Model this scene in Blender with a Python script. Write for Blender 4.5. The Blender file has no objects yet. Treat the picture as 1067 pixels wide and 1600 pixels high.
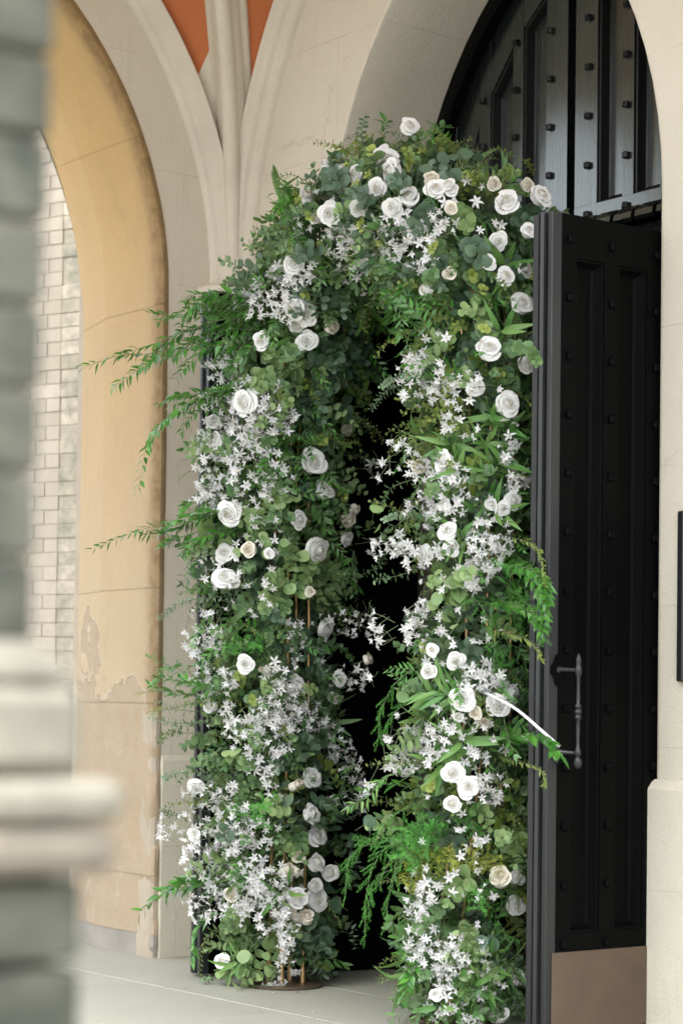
import bpy, math, random
import numpy as np
from mathutils import Vector, Matrix

# ------------------------------------------------------------------ camera, sky, sun, exposure
SC = bpy.context.scene
COL = SC.collection
CAM_POS = np.array([6.0186, -5.1356, 1.0430])
YAW, PITCH, ROLL = math.radians(142.8436), math.radians(2.1628), math.radians(0.7836)
FPX, CXP, CYP = 3420.88, 533.5, 968.49          # focal length and principal point in pixels of the 1067 x 1600 photograph
FWD = np.array([math.cos(YAW)*math.cos(PITCH), math.sin(YAW)*math.cos(PITCH), math.sin(PITCH)])
_rt = np.cross(FWD, [0, 0, 1]); _rt /= np.linalg.norm(_rt); _up = np.cross(_rt, FWD)
RGT = _rt*math.cos(ROLL) + _up*math.sin(ROLL)
UPV = -_rt*math.sin(ROLL) + _up*math.cos(ROLL)
cd = bpy.data.cameras.new('camera'); cam = bpy.data.objects.new('camera', cd); COL.objects.link(cam)
M = Matrix.Identity(4)
for i in range(3):
    M[i][0], M[i][1], M[i][2], M[i][3] = RGT[i], UPV[i], -FWD[i], CAM_POS[i]
cam.matrix_world = M
cd.sensor_fit = 'VERTICAL'; cd.sensor_height = 36.0; cd.sensor_width = 24.0
cd.lens = FPX/1600*36.0
cd.shift_y = (CYP-800)/1600.0
cd.clip_start = 0.05; cd.clip_end = 500
cd.dof.use_dof = True; cd.dof.focus_distance = 7.55; cd.dof.aperture_fstop = 2.8
SC.camera = cam

w = bpy.data.worlds.new('World'); SC.world = w; w.use_nodes = True
nt = w.node_tree; bg = nt.nodes['Background']
sky = nt.nodes.new('ShaderNodeTexSky'); sky.sky_type = 'NISHITA'; sky.sun_disc = False
SUN_EL, SUN_AZ = math.radians(64), math.radians(145)     # azimuth measured clockwise from +Y (towards -X, -Y)
sky.sun_elevation = SUN_EL; sky.sun_rotation = SUN_AZ
sky.air_density = 1.0; sky.dust_density = 4.0; sky.ozone_density = 1.0
hs = nt.nodes.new('ShaderNodeHueSaturation'); hs.inputs['Saturation'].default_value = 0.28
nt.links.new(sky.outputs[0], hs.inputs['Color']); nt.links.new(hs.outputs[0], bg.inputs['Color'])
bg.inputs['Strength'].default_value = 0.15
sd = bpy.data.lights.new('sun', 'SUN'); sd.energy = 0.5; sd.angle = math.radians(42); sd.color = (1.0, 0.97, 0.92)
so = bpy.data.objects.new('sun', sd); COL.objects.link(so)
sdir = Vector((math.sin(SUN_AZ)*math.cos(SUN_EL), math.cos(SUN_AZ)*math.cos(SUN_EL), math.sin(SUN_EL)))
so.rotation_euler = sdir.to_track_quat('Z', 'Y').to_euler(); so.location = (-4, -8, 9)
SC.view_settings.view_transform = 'Standard'; SC.view_settings.look = 'None'
SC.view_settings.exposure = 2.42; SC.view_settings.gamma = 1.0
SC.render.engine = 'CYCLES'
SC.cycles.use_denoising = True
SC.cycles.max_bounces = 8; SC.cycles.diffuse_bounces = 5; SC.cycles.glossy_bounces = 3; SC.cycles.transmission_bounces = 4
SC.cycles.sample_clamp_indirect = 6.0

RNG = random.Random(11)
NR = np.random.default_rng(5)

# ------------------------------------------------------------------ materials
def nodes(name):
    m = bpy.data.materials.new(name); m.use_nodes = True
    return m, m.node_tree, m.node_tree.nodes['Principled BSDF']

def N(t, kind, **kw):
    n = t.nodes.new(kind)
    for k, v in kw.items():
        if k in n.inputs: n.inputs[k].default_value = v
        else: setattr(n, k, v)
    return n

def ramp(t, src, stops):
    r = t.nodes.new('ShaderNodeValToRGB'); e = r.color_ramp.elements
    while len(e) < len(stops): e.new(0.5)
    for el, (p, c) in zip(e, stops):
        el.position = p; el.color = (*c, 1) if len(c) == 3 else c
    t.links.new(src, r.inputs[0]); return r

def mixc(t, fac, a, b, mode='MIX'):
    m = t.nodes.new('ShaderNodeMix'); m.data_type = 'RGBA'; m.blend_type = mode
    for sock, v in ((m.inputs[0], fac), (m.inputs[6], a), (m.inputs[7], b)):
        if hasattr(v, 'is_output'): t.links.new(v, sock)
        elif isinstance(v, (int, float)): sock.default_value = v
        else: sock.default_value = (*v, 1)
    return m.outputs[2]

def math_node(t, op, a, b=None, clamp=False):
    m = t.nodes.new('ShaderNodeMath'); m.operation = op; m.use_clamp = clamp
    for s, v in zip(m.inputs, (a, b)):
        if v is None: continue
        if hasattr(v, 'is_output'): t.links.new(v, s)
        else: s.default_value = v
    return m.outputs[0]

def objpos(t, scale=(1, 1, 1)):
    # world position, so that alike pieces do not repeat the same stain
    g = t.nodes.new('ShaderNodeNewGeometry'); mp = t.nodes.new('ShaderNodeMapping'); mp.inputs['Scale'].default_value = scale
    t.links.new(g.outputs['Position'], mp.inputs[0]); return mp.outputs[0]

def noise(t, vec, scale, detail=4, rough=0.55):
    n = N(t, 'ShaderNodeTexNoise', Scale=scale, Detail=detail, Roughness=rough); t.links.new(vec, n.inputs['Vector']); return n.outputs[0]

def bump(t, p, h, strength=0.3, dist=0.01, prev=None):
    b = N(t, 'ShaderNodeBump', Strength=strength, Distance=dist); t.links.new(h, b.inputs['Height'])
    if prev is not None: t.links.new(prev, b.inputs['Normal'])
    t.links.new(b.outputs[0], p.inputs['Normal']); return b.outputs[0]

def stone_mat(name, base, var=0.12, scale=3.0, rough=0.85, bstr=0.25, fine=60, spot=0.0, dark=(0.12, 0.10, 0.07)):
    m, t, p = nodes(name); v = objpos(t)
    n1 = noise(t, v, scale, 6); n2 = noise(t, v, fine, 3)
    a = tuple(c*(1-var) for c in base); b = tuple(min(1, c*(1+var)) for c in base)
    c = ramp(t, n1, [(0.3, a), (0.7, b)]).outputs[0]
    if spot:
        n3 = noise(t, objpos(t, (1, 1, 0.5)), scale*4, 8, 0.7)
        f = ramp(t, n3, [(0.60, (0, 0, 0)), (0.78, (spot,)*3)]).outputs[0]
        c = mixc(t, f, c, dark)
    c = mixc(t, ramp(t, noise(t, v, fine*1.7, 4, 0.7), [(0.35, (0.12,)*3), (0.62, (0, 0, 0))]).outputs[0], c, tuple(x*0.45 for x in base))
    t.links.new(c, p.inputs['Base Color']); p.inputs['Roughness'].default_value = rough
    p.inputs['Specular IOR Level'].default_value = 0.25
    b1 = bump(t, p, n2, bstr, 0.004); bump(t, p, n1, bstr, 0.02, b1)
    return m

MAT = {}
def z_wob(t, v): return math_node(t, 'MULTIPLY', noise(t, v, 1.1, 4), 0.02)
def plaster_mat():
    # cream limewash over ashlar, with faint ghost joints and hairline scuffs
    m, t, p = nodes('cream_plaster'); v = objpos(t)
    n1 = noise(t, v, 1.7, 6); n2 = noise(t, v, 90, 3); n3 = noise(t, v, 14, 5)
    c = ramp(t, n1, [(0.25, (0.57, 0.525, 0.43)), (0.75, (0.65, 0.605, 0.51))]).outputs[0]
    sc = noise(t, objpos(t, (1.0, 1.0, 0.35)), 9, 10, 0.75)
    f = ramp(t, sc, [(0.63, (0, 0, 0)), (0.80, (0.32,)*3)]).outputs[0]
    c = mixc(t, f, c, (0.36, 0.31, 0.24))
    g = t.nodes.new('ShaderNodeNewGeometry'); s = t.nodes.new('ShaderNodeSeparateXYZ'); t.links.new(g.outputs['Position'], s.inputs[0])
    low = ramp(t, math_node(t, 'ADD', math_node(t, 'MULTIPLY', s.outputs[2], 0.55), math_node(t, 'MULTIPLY', n1, 0.25)), [(0.2, (1, 1, 1)), (1.25, (0, 0, 0))]).outputs[0]
    c = mixc(t, math_node(t, 'MULTIPLY', low, 0.55), c, (0.44, 0.44, 0.345))        # cool greenish daylight low on the walls, put into the colour
    st = noise(t, objpos(t, (7, 7, 0.6)), 3, 5, 0.6)
    c = mixc(t, ramp(t, st, [(0.58, (0, 0, 0)), (0.74, (0.22,)*3)]).outputs[0], c, (0.38, 0.35, 0.28))
    cb = t.nodes.new('ShaderNodeCombineXYZ'); t.links.new(math_node(t, 'SUBTRACT', s.outputs[0], s.outputs[1]), cb.inputs[0]); t.links.new(math_node(t, 'ADD', z_wob(t, v), s.outputs[2]), cb.inputs[1])
    br = N(t, 'ShaderNodeTexBrick', Scale=1.0); br.inputs['Mortar Size'].default_value = 0.0022; br.inputs['Mortar Smooth'].default_value = 0.6; br.inputs['Brick Width'].default_value = 0.83; br.inputs['Row Height'].default_value = 0.46
    t.links.new(cb.outputs[0], br.inputs['Vector']); jn = math_node(t, 'MULTIPLY', br.outputs['Fac'], ramp(t, noise(t, v, 4.0, 4), [(0.42, (0, 0, 0)), (0.56, (1, 1, 1))]).outputs[0])
    vo = t.nodes.new('ShaderNodeTexVoronoi'); vo.feature = 'DISTANCE_TO_EDGE'; vo.inputs['Scale'].default_value = 1.15
    wv_ = t.nodes.new('ShaderNodeMixRGB'); wv_.blend_type = 'ADD'; wv_.inputs[0].default_value = 0.35; nz_ = N(t, 'ShaderNodeTexNoise', Scale=3.0, Detail=8, Roughness=0.7); t.links.new(v, nz_.inputs['Vector']); t.links.new(v, wv_.inputs[1]); t.links.new(nz_.outputs['Color'], wv_.inputs[2]); t.links.new(wv_.outputs[0], vo.inputs['Vector'])
    crk = math_node(t, 'MULTIPLY', ramp(t, vo.outputs['Distance'], [(0.0, (1, 1, 1)), (0.0045, (0, 0, 0))]).outputs[0], ramp(t, noise(t, v, 1.3, 3), [(0.52, (0, 0, 0)), (0.60, (1, 1, 1))]).outputs[0])
    ln = math_node(t, 'MAXIMUM', math_node(t, 'MULTIPLY', jn, 0.34), math_node(t, 'MULTIPLY', crk, 0.4))
    c = mixc(t, ln, c, (0.27, 0.225, 0.165))
    c = mixc(t, ramp(t, noise(t, v, 130, 4, 0.7), [(0.35, (0.13,)*3), (0.62, (0, 0, 0))]).outputs[0], c, (0.30, 0.26, 0.20))
    t.links.new(c, p.inputs['Base Color']); p.inputs['Roughness'].default_value = 0.8; p.inputs['Specular IOR Level'].default_value = 0.25
    b1 = bump(t, p, n2, 0.5, 0.005); b2 = bump(t, p, n3, 0.3, 0.006, b1); b3 = bump(t, p, n1, 0.3, 0.03, b2); bump(t, p, math_node(t, 'SUBTRACT', 1.0, ln), 0.5, 0.004, b3)
    return m
MAT['plaster'] = plaster_mat()
MAT['rib'] = stone_mat('rib_limewash', (0.60, 0.55, 0.46), 0.07, 4, 0.75, 0.12, 80, 0.25, (0.33, 0.27, 0.19))
MAT['orange'] = stone_mat('orange_limewash', (0.47, 0.150, 0.055), 0.10, 3, 0.85, 0.15)

def yellow_mat():
    # ochre washed stone; attribute dirt marks soot along the arris, flaked patches low on the pier
    m, t, p = nodes('ochre_stone'); v = objpos(t)
    n1 = noise(t, v, 2.2, 6); n2 = noise(t, v, 70, 3); n3 = noise(t, v, 16, 9, 0.7)
    g = t.nodes.new('ShaderNodeNewGeometry'); s = t.nodes.new('ShaderNodeSeparateXYZ'); t.links.new(g.outputs['Position'], s.inputs[0])
    z = s.outputs[2]
    warm = ramp(t, math_node(t, 'ADD', math_node(t, 'MULTIPLY', z, 0.25), math_node(t, 'MULTIPLY', n1, 0.3)), [(0.45, (0, 0, 0)), (1.0, (1, 1, 1))]).outputs[0]
    pale = mixc(t, n1, (0.38, 0.295, 0.19), (0.45, 0.365, 0.25))
    och = mixc(t, n1, (0.41, 0.265, 0.105), (0.49, 0.335, 0.155))
    c = mixc(t, warm, pale, och)
    dirty = t.nodes.new('ShaderNodeAttribute'); dirty.attribute_name = 'dirt'
    dn = math_node(t, 'MULTIPLY', dirty.outputs['Fac'], ramp(t, n3, [(0.30, (0.45,)*3), (0.62, (1, 1, 1))]).outputs[0])
    c = mixc(t, math_node(t, 'MULTIPLY', dn, 0.85), c, (0.155, 0.098, 0.045))
    # flaked plaster below about a metre
    hgt = math_node(t, 'ADD', math_node(t, 'ADD', z, math_node(t, 'MULTIPLY', math_node(t, 'ADD', s.outputs[0], 1.17), 0.40)), math_node(t, 'MULTIPLY', math_node(t, 'SUBTRACT', noise(t, v, 3.1, 7, 0.62), 0.5), 1.5))
    flk = ramp(t, math_node(t, 'MULTIPLY', hgt, 0.5), [(0.425, (1, 1, 1)), (0.437, (0, 0, 0))]).outputs[0]
    rim = ramp(t, math_node(t, 'MULTIPLY', hgt, 0.5), [(0.424, (0, 0, 0)), (0.430, (1, 1, 1)), (0.438, (1, 1, 1)), (0.450, (0, 0, 0))]).outputs[0]
    stone = mixc(t, n3, (0.30, 0.232, 0.155), (0.40, 0.325, 0.235))
    c = mixc(t, flk, c, stone)
    c = mixc(t, math_node(t, 'MULTIPLY', rim, ramp(t, n3, [(0.46, (0, 0, 0)), (0.6, (0.85,)*3)]).outputs[0]), c, (0.55, 0.50, 0.42))
    wh = noise(t, objpos(t, (1, 1, 0.6)), 6.5, 6, 0.7)
    lowz = ramp(t, z, [(0.35, (1, 1, 1)), (1.0, (0.0,)*3)]).outputs[0]
    c = mixc(t, math_node(t, 'MULTIPLY', lowz, ramp(t, wh, [(0.60, (0, 0, 0)), (0.66, (0.55,)*3)]).outputs[0]), c, (0.48, 0.43, 0.35))
    c = mixc(t, ramp(t, noise(t, v, 110, 5, 0.75), [(0.36, (0.20,)*3), (0.60, (0, 0, 0))]).outputs[0], c, (0.22, 0.15, 0.08))
    c = mixc(t, ramp(t, noise(t, objpos(t, (2, 2, .5)), 5, 8, 0.7), [(0.52, (0, 0, 0)), (0.75, (0.28,)*3)]).outputs[0], c, (0.27, 0.19, 0.10))
    t.links.new(c, p.inputs['Base Color']); p.inputs['Roughness'].default_value = 0.85; p.inputs['Specular IOR Level'].default_value = 0.2
    b1 = bump(t, p, n2, 0.4, 0.005); b2 = bump(t, p, n3, 0.3, 0.01, b1)
    bump(t, p, math_node(t, 'SUBTRACT', 1.0, flk), 0.6, 0.012, b2)
    return m
MAT['ochre'] = yellow_mat()
MAT['greybase'] = stone_mat('grey_base_stone', (0.27, 0.25, 0.22), 0.15, 6)
MAT['pale_mortar'] = stone_mat('pale_lime_mortar', (0.44, 0.40, 0.33), 0.1, 8)
MAT['mortar'] = stone_mat('lime_mortar', (0.36, 0.31, 0.24), 0.1, 8)
def floor_mat():
    m, t, p = nodes('worn_paving'); v = objpos(t)
    oi = t.nodes.new('ShaderNodeObjectInfo'); n1 = noise(t, v, 2.5, 7); n2 = noise(t, v, 45, 4); n3 = noise(t, objpos(t, (1, 3, 1)), 16, 9, 0.7)
    c = mixc(t, n1, (0.25, 0.255, 0.21), (0.32, 0.32, 0.27))
    c = mixc(t, math_node(t, 'MULTIPLY', oi.outputs['Random'], 0.35), c, (0.26, 0.25, 0.21))
    c = mixc(t, ramp(t, n3, [(0.62, (0, 0, 0)), (0.74, (0.5,)*3)]).outputs[0], c, (0.23, 0.22, 0.17))
    c = mixc(t, ramp(t, noise(t, v, 55, 3), [(0.655, (0, 0, 0)), (0.70, (0.6,)*3)]).outputs[0], c, (0.14, 0.13, 0.09))
    t.links.new(c, p.inputs['Base Color']); p.inputs['Roughness'].default_value = 0.62; p.inputs['Specular IOR Level'].default_value = 0.3
    b1 = bump(t, p, n2, 0.12, 0.003); bump(t, p, n1, 0.2, 0.012, b1); return m
MAT['paving'] = floor_mat()
MAT['ground'] = stone_mat('gravelly_ground', (0.30, 0.30, 0.27), 0.2, 1.2)
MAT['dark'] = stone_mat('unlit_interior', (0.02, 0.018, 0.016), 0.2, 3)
def brick_mat(name, a, b, moss, amt):
    m, t, p = nodes(name); v = objpos(t); oi = t.nodes.new('ShaderNodeObjectInfo')
    c = mixc(t, oi.outputs['Random'], a, b); n = noise(t, v, 18, 6, 0.65); n2 = noise(t, v, 3, 5)
    f = ramp(t, math_node(t, 'ADD', math_node(t, 'MULTIPLY', n, 0.5), math_node(t, 'MULTIPLY', n2, 0.5)), [(0.42, (0, 0, 0)), (0.62, (amt,)*3)]).outputs[0]
    c = mixc(t, f, c, moss); t.links.new(c, p.inputs['Base Color']); p.inputs['Roughness'].default_value = 0.9
    p.inputs['Specular IOR Level'].default_value = 0.2
    bump(t, p, n, 0.5, 0.006); return m
MAT['brickA'] = brick_mat('pale_brick', (0.36, 0.32, 0.26), (0.44, 0.395, 0.33), (0.31, 0.285, 0.23), 0.5)
MAT['brickB'] = brick_mat('weathered_brick', (0.38, 0.34, 0.27), (0.52, 0.46, 0.38), (0.17, 0.18, 0.14), 0.85)
MAT['brickC'] = brick_mat('dark_mossy_brick', (0.036, 0.040, 0.032), (0.072, 0.074, 0.058), (0.125, 0.125, 0.10), 0.85)
MAT['paleblock'] = stone_mat('pale_weathered_stone', (0.205, 0.195, 0.155), 0.3, 9, spot=0.4, dark=(0.25, 0.24, 0.17))
MAT['warmblock'] = stone_mat('warm_weathered_stone', (0.215, 0.19, 0.15), 0.3, 9)

def paint_mat(name, base, rough, chips=0.0, spec=0.5, coat=0.0):
    # old black gloss paint: brush grain along the boards, a few chips down to bare wood
    m, t, p = nodes(name); v = objpos(t)
    grain = noise(t, objpos(t, (26, 26, 1.2)), 4, 5, 0.6); n1 = noise(t, v, 3, 5); n2 = noise(t, objpos(t, (1, 1, 0.5)), 38, 6, 0.7)
    c = mixc(t, n1, tuple(x*0.8 for x in base), tuple(x*1.25 for x in base))
    if chips:
        f = ramp(t, n2, [(chips, (0, 0, 0)), (chips+0.015, (1, 1, 1))]).outputs[0]
        c = mixc(t, f, c, (0.36, 0.22, 0.12))
    t.links.new(c, p.inputs['Base Color'])
    r = ramp(t, grain, [(0.25, (rough*0.75,)*3), (0.75, (min(1, rough*1.35),)*3)]).outputs[0]; t.links.new(r, p.inputs['Roughness'])
    p.inputs['Specular IOR Level'].default_value = spec; p.inputs['Coat Weight'].default_value = coat; p.inputs['Coat Roughness'].default_value = 0.16; p.inputs['Coat IOR'].default_value = 1.9; p.inputs['Coat Tint'].default_value = (0.74, 1.0, 0.92, 1)  # green coat tint stands in for trees reflected in the gloss
    b1 = bump(t, p, grain, 0.22, 0.004); bump(t, p, n2, 0.10, 0.003, b1)
    return m
MAT['gloss'] = paint_mat('black_gloss_paint', (0.007, 0.0075, 0.0076), 0.24, 0, 0.8, coat=0.6)
MAT['moulding_paint'] = paint_mat('black_moulding_paint', (0.006, 0.0065, 0.0065), 0.34, 0, 0.28)
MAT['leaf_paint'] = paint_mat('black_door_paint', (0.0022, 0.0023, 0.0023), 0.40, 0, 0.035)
MAT['edge_paint'] = paint_mat('worn_black_edge_paint', (0.010, 0.011, 0.012), 0.38, 0.735, 0.5)
def plain(name, col, rough=0.5, metal=0.0, spec=0.5, var=0.15, sc=20, bs=0.1):
    m, t, p = nodes(name); v = objpos(t); n = noise(t, v, sc, 5)
    t.links.new(mixc(t, n, tuple(c*(1-var) for c in col), tuple(min(1, c*(1+var)) for c in col)), p.inputs['Base Color'])
    p.inputs['Roughness'].default_value = rough; p.inputs['Metallic'].default_value = metal; p.inputs['Specular IOR Level'].default_value = spec
    bump(t, p, n, bs, 0.003); return m
MAT['iron'] = plain('dull_iron', (0.045, 0.045, 0.046), 0.42, 0.8, 0.5, 0.3, 60, 0.2)
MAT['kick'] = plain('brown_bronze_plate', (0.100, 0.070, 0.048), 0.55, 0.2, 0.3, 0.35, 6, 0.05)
MAT['brass'] = plain('brushed_brass', (0.55, 0.36, 0.17), 0.32, 0.9, 0.5, 0.1, 40, 0.05)
MAT['bronze'] = plain('dark_bronze_plate', (0.14, 0.11, 0.075), 0.45, 0.7, 0.5, 0.25, 15, 0.05)
MAT['white_plastic'] = plain('white_plastic', (0.72, 0.71, 0.74), 0.4, 0, 0.5, 0.03)
MAT['board'] = plain('black_board', (0.01, 0.011, 0.012), 0.35)

def leaf_mat(name, a, b, rough=0.45, trans=0.25, spec=0.5, back=1.25):
    m, t, p = nodes(name); g = t.nodes.new('ShaderNodeNewGeometry'); oi = t.nodes.new('ShaderNodeObjectInfo')
    f = math_node(t, 'FRACT', math_node(t, 'ADD', g.outputs['Random Per Island'], oi.outputs['Random']))
    n = noise(t, objpos(t), 40, 3)
    f = math_node(t, 'ADD', math_node(t, 'MULTIPLY', f, 0.8), math_node(t, 'MULTIPLY', n, 0.2))
    c = mixc(t, f, a, b)
    pale = mixc(t, 0.45, c, (0.20, 0.26, 0.19))
    c2 = mixc(t, math_node(t, 'MULTIPLY', g.outputs['Backfacing'], 0.5*back), c, pale)
    t.links.new(c2, p.inputs['Base Color']); p.inputs['Roughness'].default_value = rough; p.inputs['Specular IOR Level'].default_value = spec
    tr = t.nodes.new('ShaderNodeBsdfTranslucent'); t.links.new(mixc(t, 0.35, c, (0.22, 0.34, 0.05)), tr.inputs['Color'])
    mx = t.nodes.new('ShaderNodeMixShader'); mx.inputs[0].default_value = trans*1.2
    t.links.new(p.outputs[0], mx.inputs[1]); t.links.new(tr.outputs[0], mx.inputs[2])
    t.links.new(mx.outputs[0], t.nodes['Material Output'].inputs['Surface']); return m
MAT['euc'] = leaf_mat('silver_dollar_leaf', (0.068, 0.156, 0.066), (0.198, 0.310, 0.124), 0.42)
MAT['euc_light'] = leaf_mat('pale_eucalyptus_leaf', (0.189, 0.310, 0.113), (0.339, 0.461, 0.202), 0.45)
MAT['euc_dark'] = leaf_mat('blue_eucalyptus_leaf', (0.046, 0.099, 0.059), (0.122, 0.190, 0.116), 0.42, 0.15)
MAT['olive'] = leaf_mat('olive_leaf', (0.113, 0.183, 0.033), (0.235, 0.302, 0.059), 0.45)
MAT['lime'] = leaf_mat('lime_tip_leaf', (0.302, 0.382, 0.084), (0.452, 0.525, 0.142), 0.5, 0.3)
MAT['ruscus'] = leaf_mat('ruscus_leaf', (0.029, 0.143, 0.019), (0.104, 0.302, 0.046), 0.30, 0.22, 0.6)
MAT['lance'] = leaf_mat('willow_leaf', (0.066, 0.207, 0.048), (0.208, 0.366, 0.101), 0.38, 0.25)
MAT['fern'] = leaf_mat('asparagus_fern', (0.085, 0.349, 0.059), (0.170, 0.508, 0.084), 0.55, 0.35)
MAT['fern_gold'] = leaf_mat('yellowing_fern', (0.264, 0.318, 0.029), (0.415, 0.429, 0.042), 0.55, 0.3)
MAT['baby'] = leaf_mat('blue_baby_eucalyptus', (0.142, 0.239, 0.137), (0.226, 0.318, 0.190), 0.55, 0.15)
MAT['broad'] = leaf_mat('broad_green_leaf', (0.04, 0.13, 0.03), (0.12, 0.26, 0.07), 0.34, 0.25, 0.6)
MAT['stem'] = leaf_mat('green_stem', (0.09, 0.13, 0.04), (0.14, 0.17, 0.06), 0.6, 0.0)
MAT['twig'] = leaf_mat('brown_stem', (0.07, 0.045, 0.02), (0.13, 0.10, 0.04), 0.6, 0.0)
def petal_mat(name, a, b, trans=0.25):
    m, t, p = nodes(name); g = t.nodes.new('ShaderNodeNewGeometry'); oi = t.nodes.new('ShaderNodeObjectInfo')
    f = math_node(t, 'FRACT', math_node(t, 'ADD', g.outputs['Random Per Island'], oi.outputs['Random']))
    c = mixc(t, f, a, b); t.links.new(c, p.inputs['Base Color']); p.inputs['Roughness'].default_value = 0.6; p.inputs['Specular IOR Level'].default_value = 0.25
    tr = t.nodes.new('ShaderNodeBsdfTranslucent'); t.links.new(c, tr.inputs['Color'])
    mx = t.nodes.new('ShaderNodeMixShader'); mx.inputs[0].default_value = trans
    t.links.new(p.outputs[0], mx.inputs[1]); t.links.new(tr.outputs[0], mx.inputs[2])
    t.links.new(mx.outputs[0], t.nodes['Material Output'].inputs['Surface']); return m
MAT['petal'] = petal_mat('white_rose_petal', (0.78, 0.775, 0.755), (0.84, 0.835, 0.82))
MAT['petal_in'] = petal_mat('cream_rose_heart', (0.75, 0.72, 0.62), (0.80, 0.78, 0.69))
MAT['cream'] = petal_mat('cream_rose_petal', (0.74, 0.69, 0.58), (0.80, 0.76, 0.67))
MAT['star'] = petal_mat('white_star_petal', (0.74, 0.735, 0.74), (0.83, 0.825, 0.82), 0.38)
MAT['stamen'] = petal_mat('peach_stamen', (0.62, 0.36, 0.20), (0.70, 0.50, 0.25), 0.0)

# ------------------------------------------------------------------ mesh and object helpers
def link_obj(name, me, parent=None):
    o = bpy.data.objects.new(name, me); COL.objects.link(o)
    if parent is not None: o.parent = parent
    return o

def tag(o, label=None, cat=None, group=None, kind=None):
    for k, v in (('label', label), ('category', cat), ('group', group), ('kind', kind)):
        if v: o[k] = v
    return o

def empty(name, loc=(0, 0, 0), rz=0.0):
    o = bpy.data.objects.new(name, None); o.location = loc; o.rotation_euler = (0, 0, rz); o.empty_display_size = 0.1
    COL.objects.link(o); return o

def P_at(parent, loc):
    """parent-relative placing helper: children of an Empty at loc are built in its local frame"""
    return Vector(loc)

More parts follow.
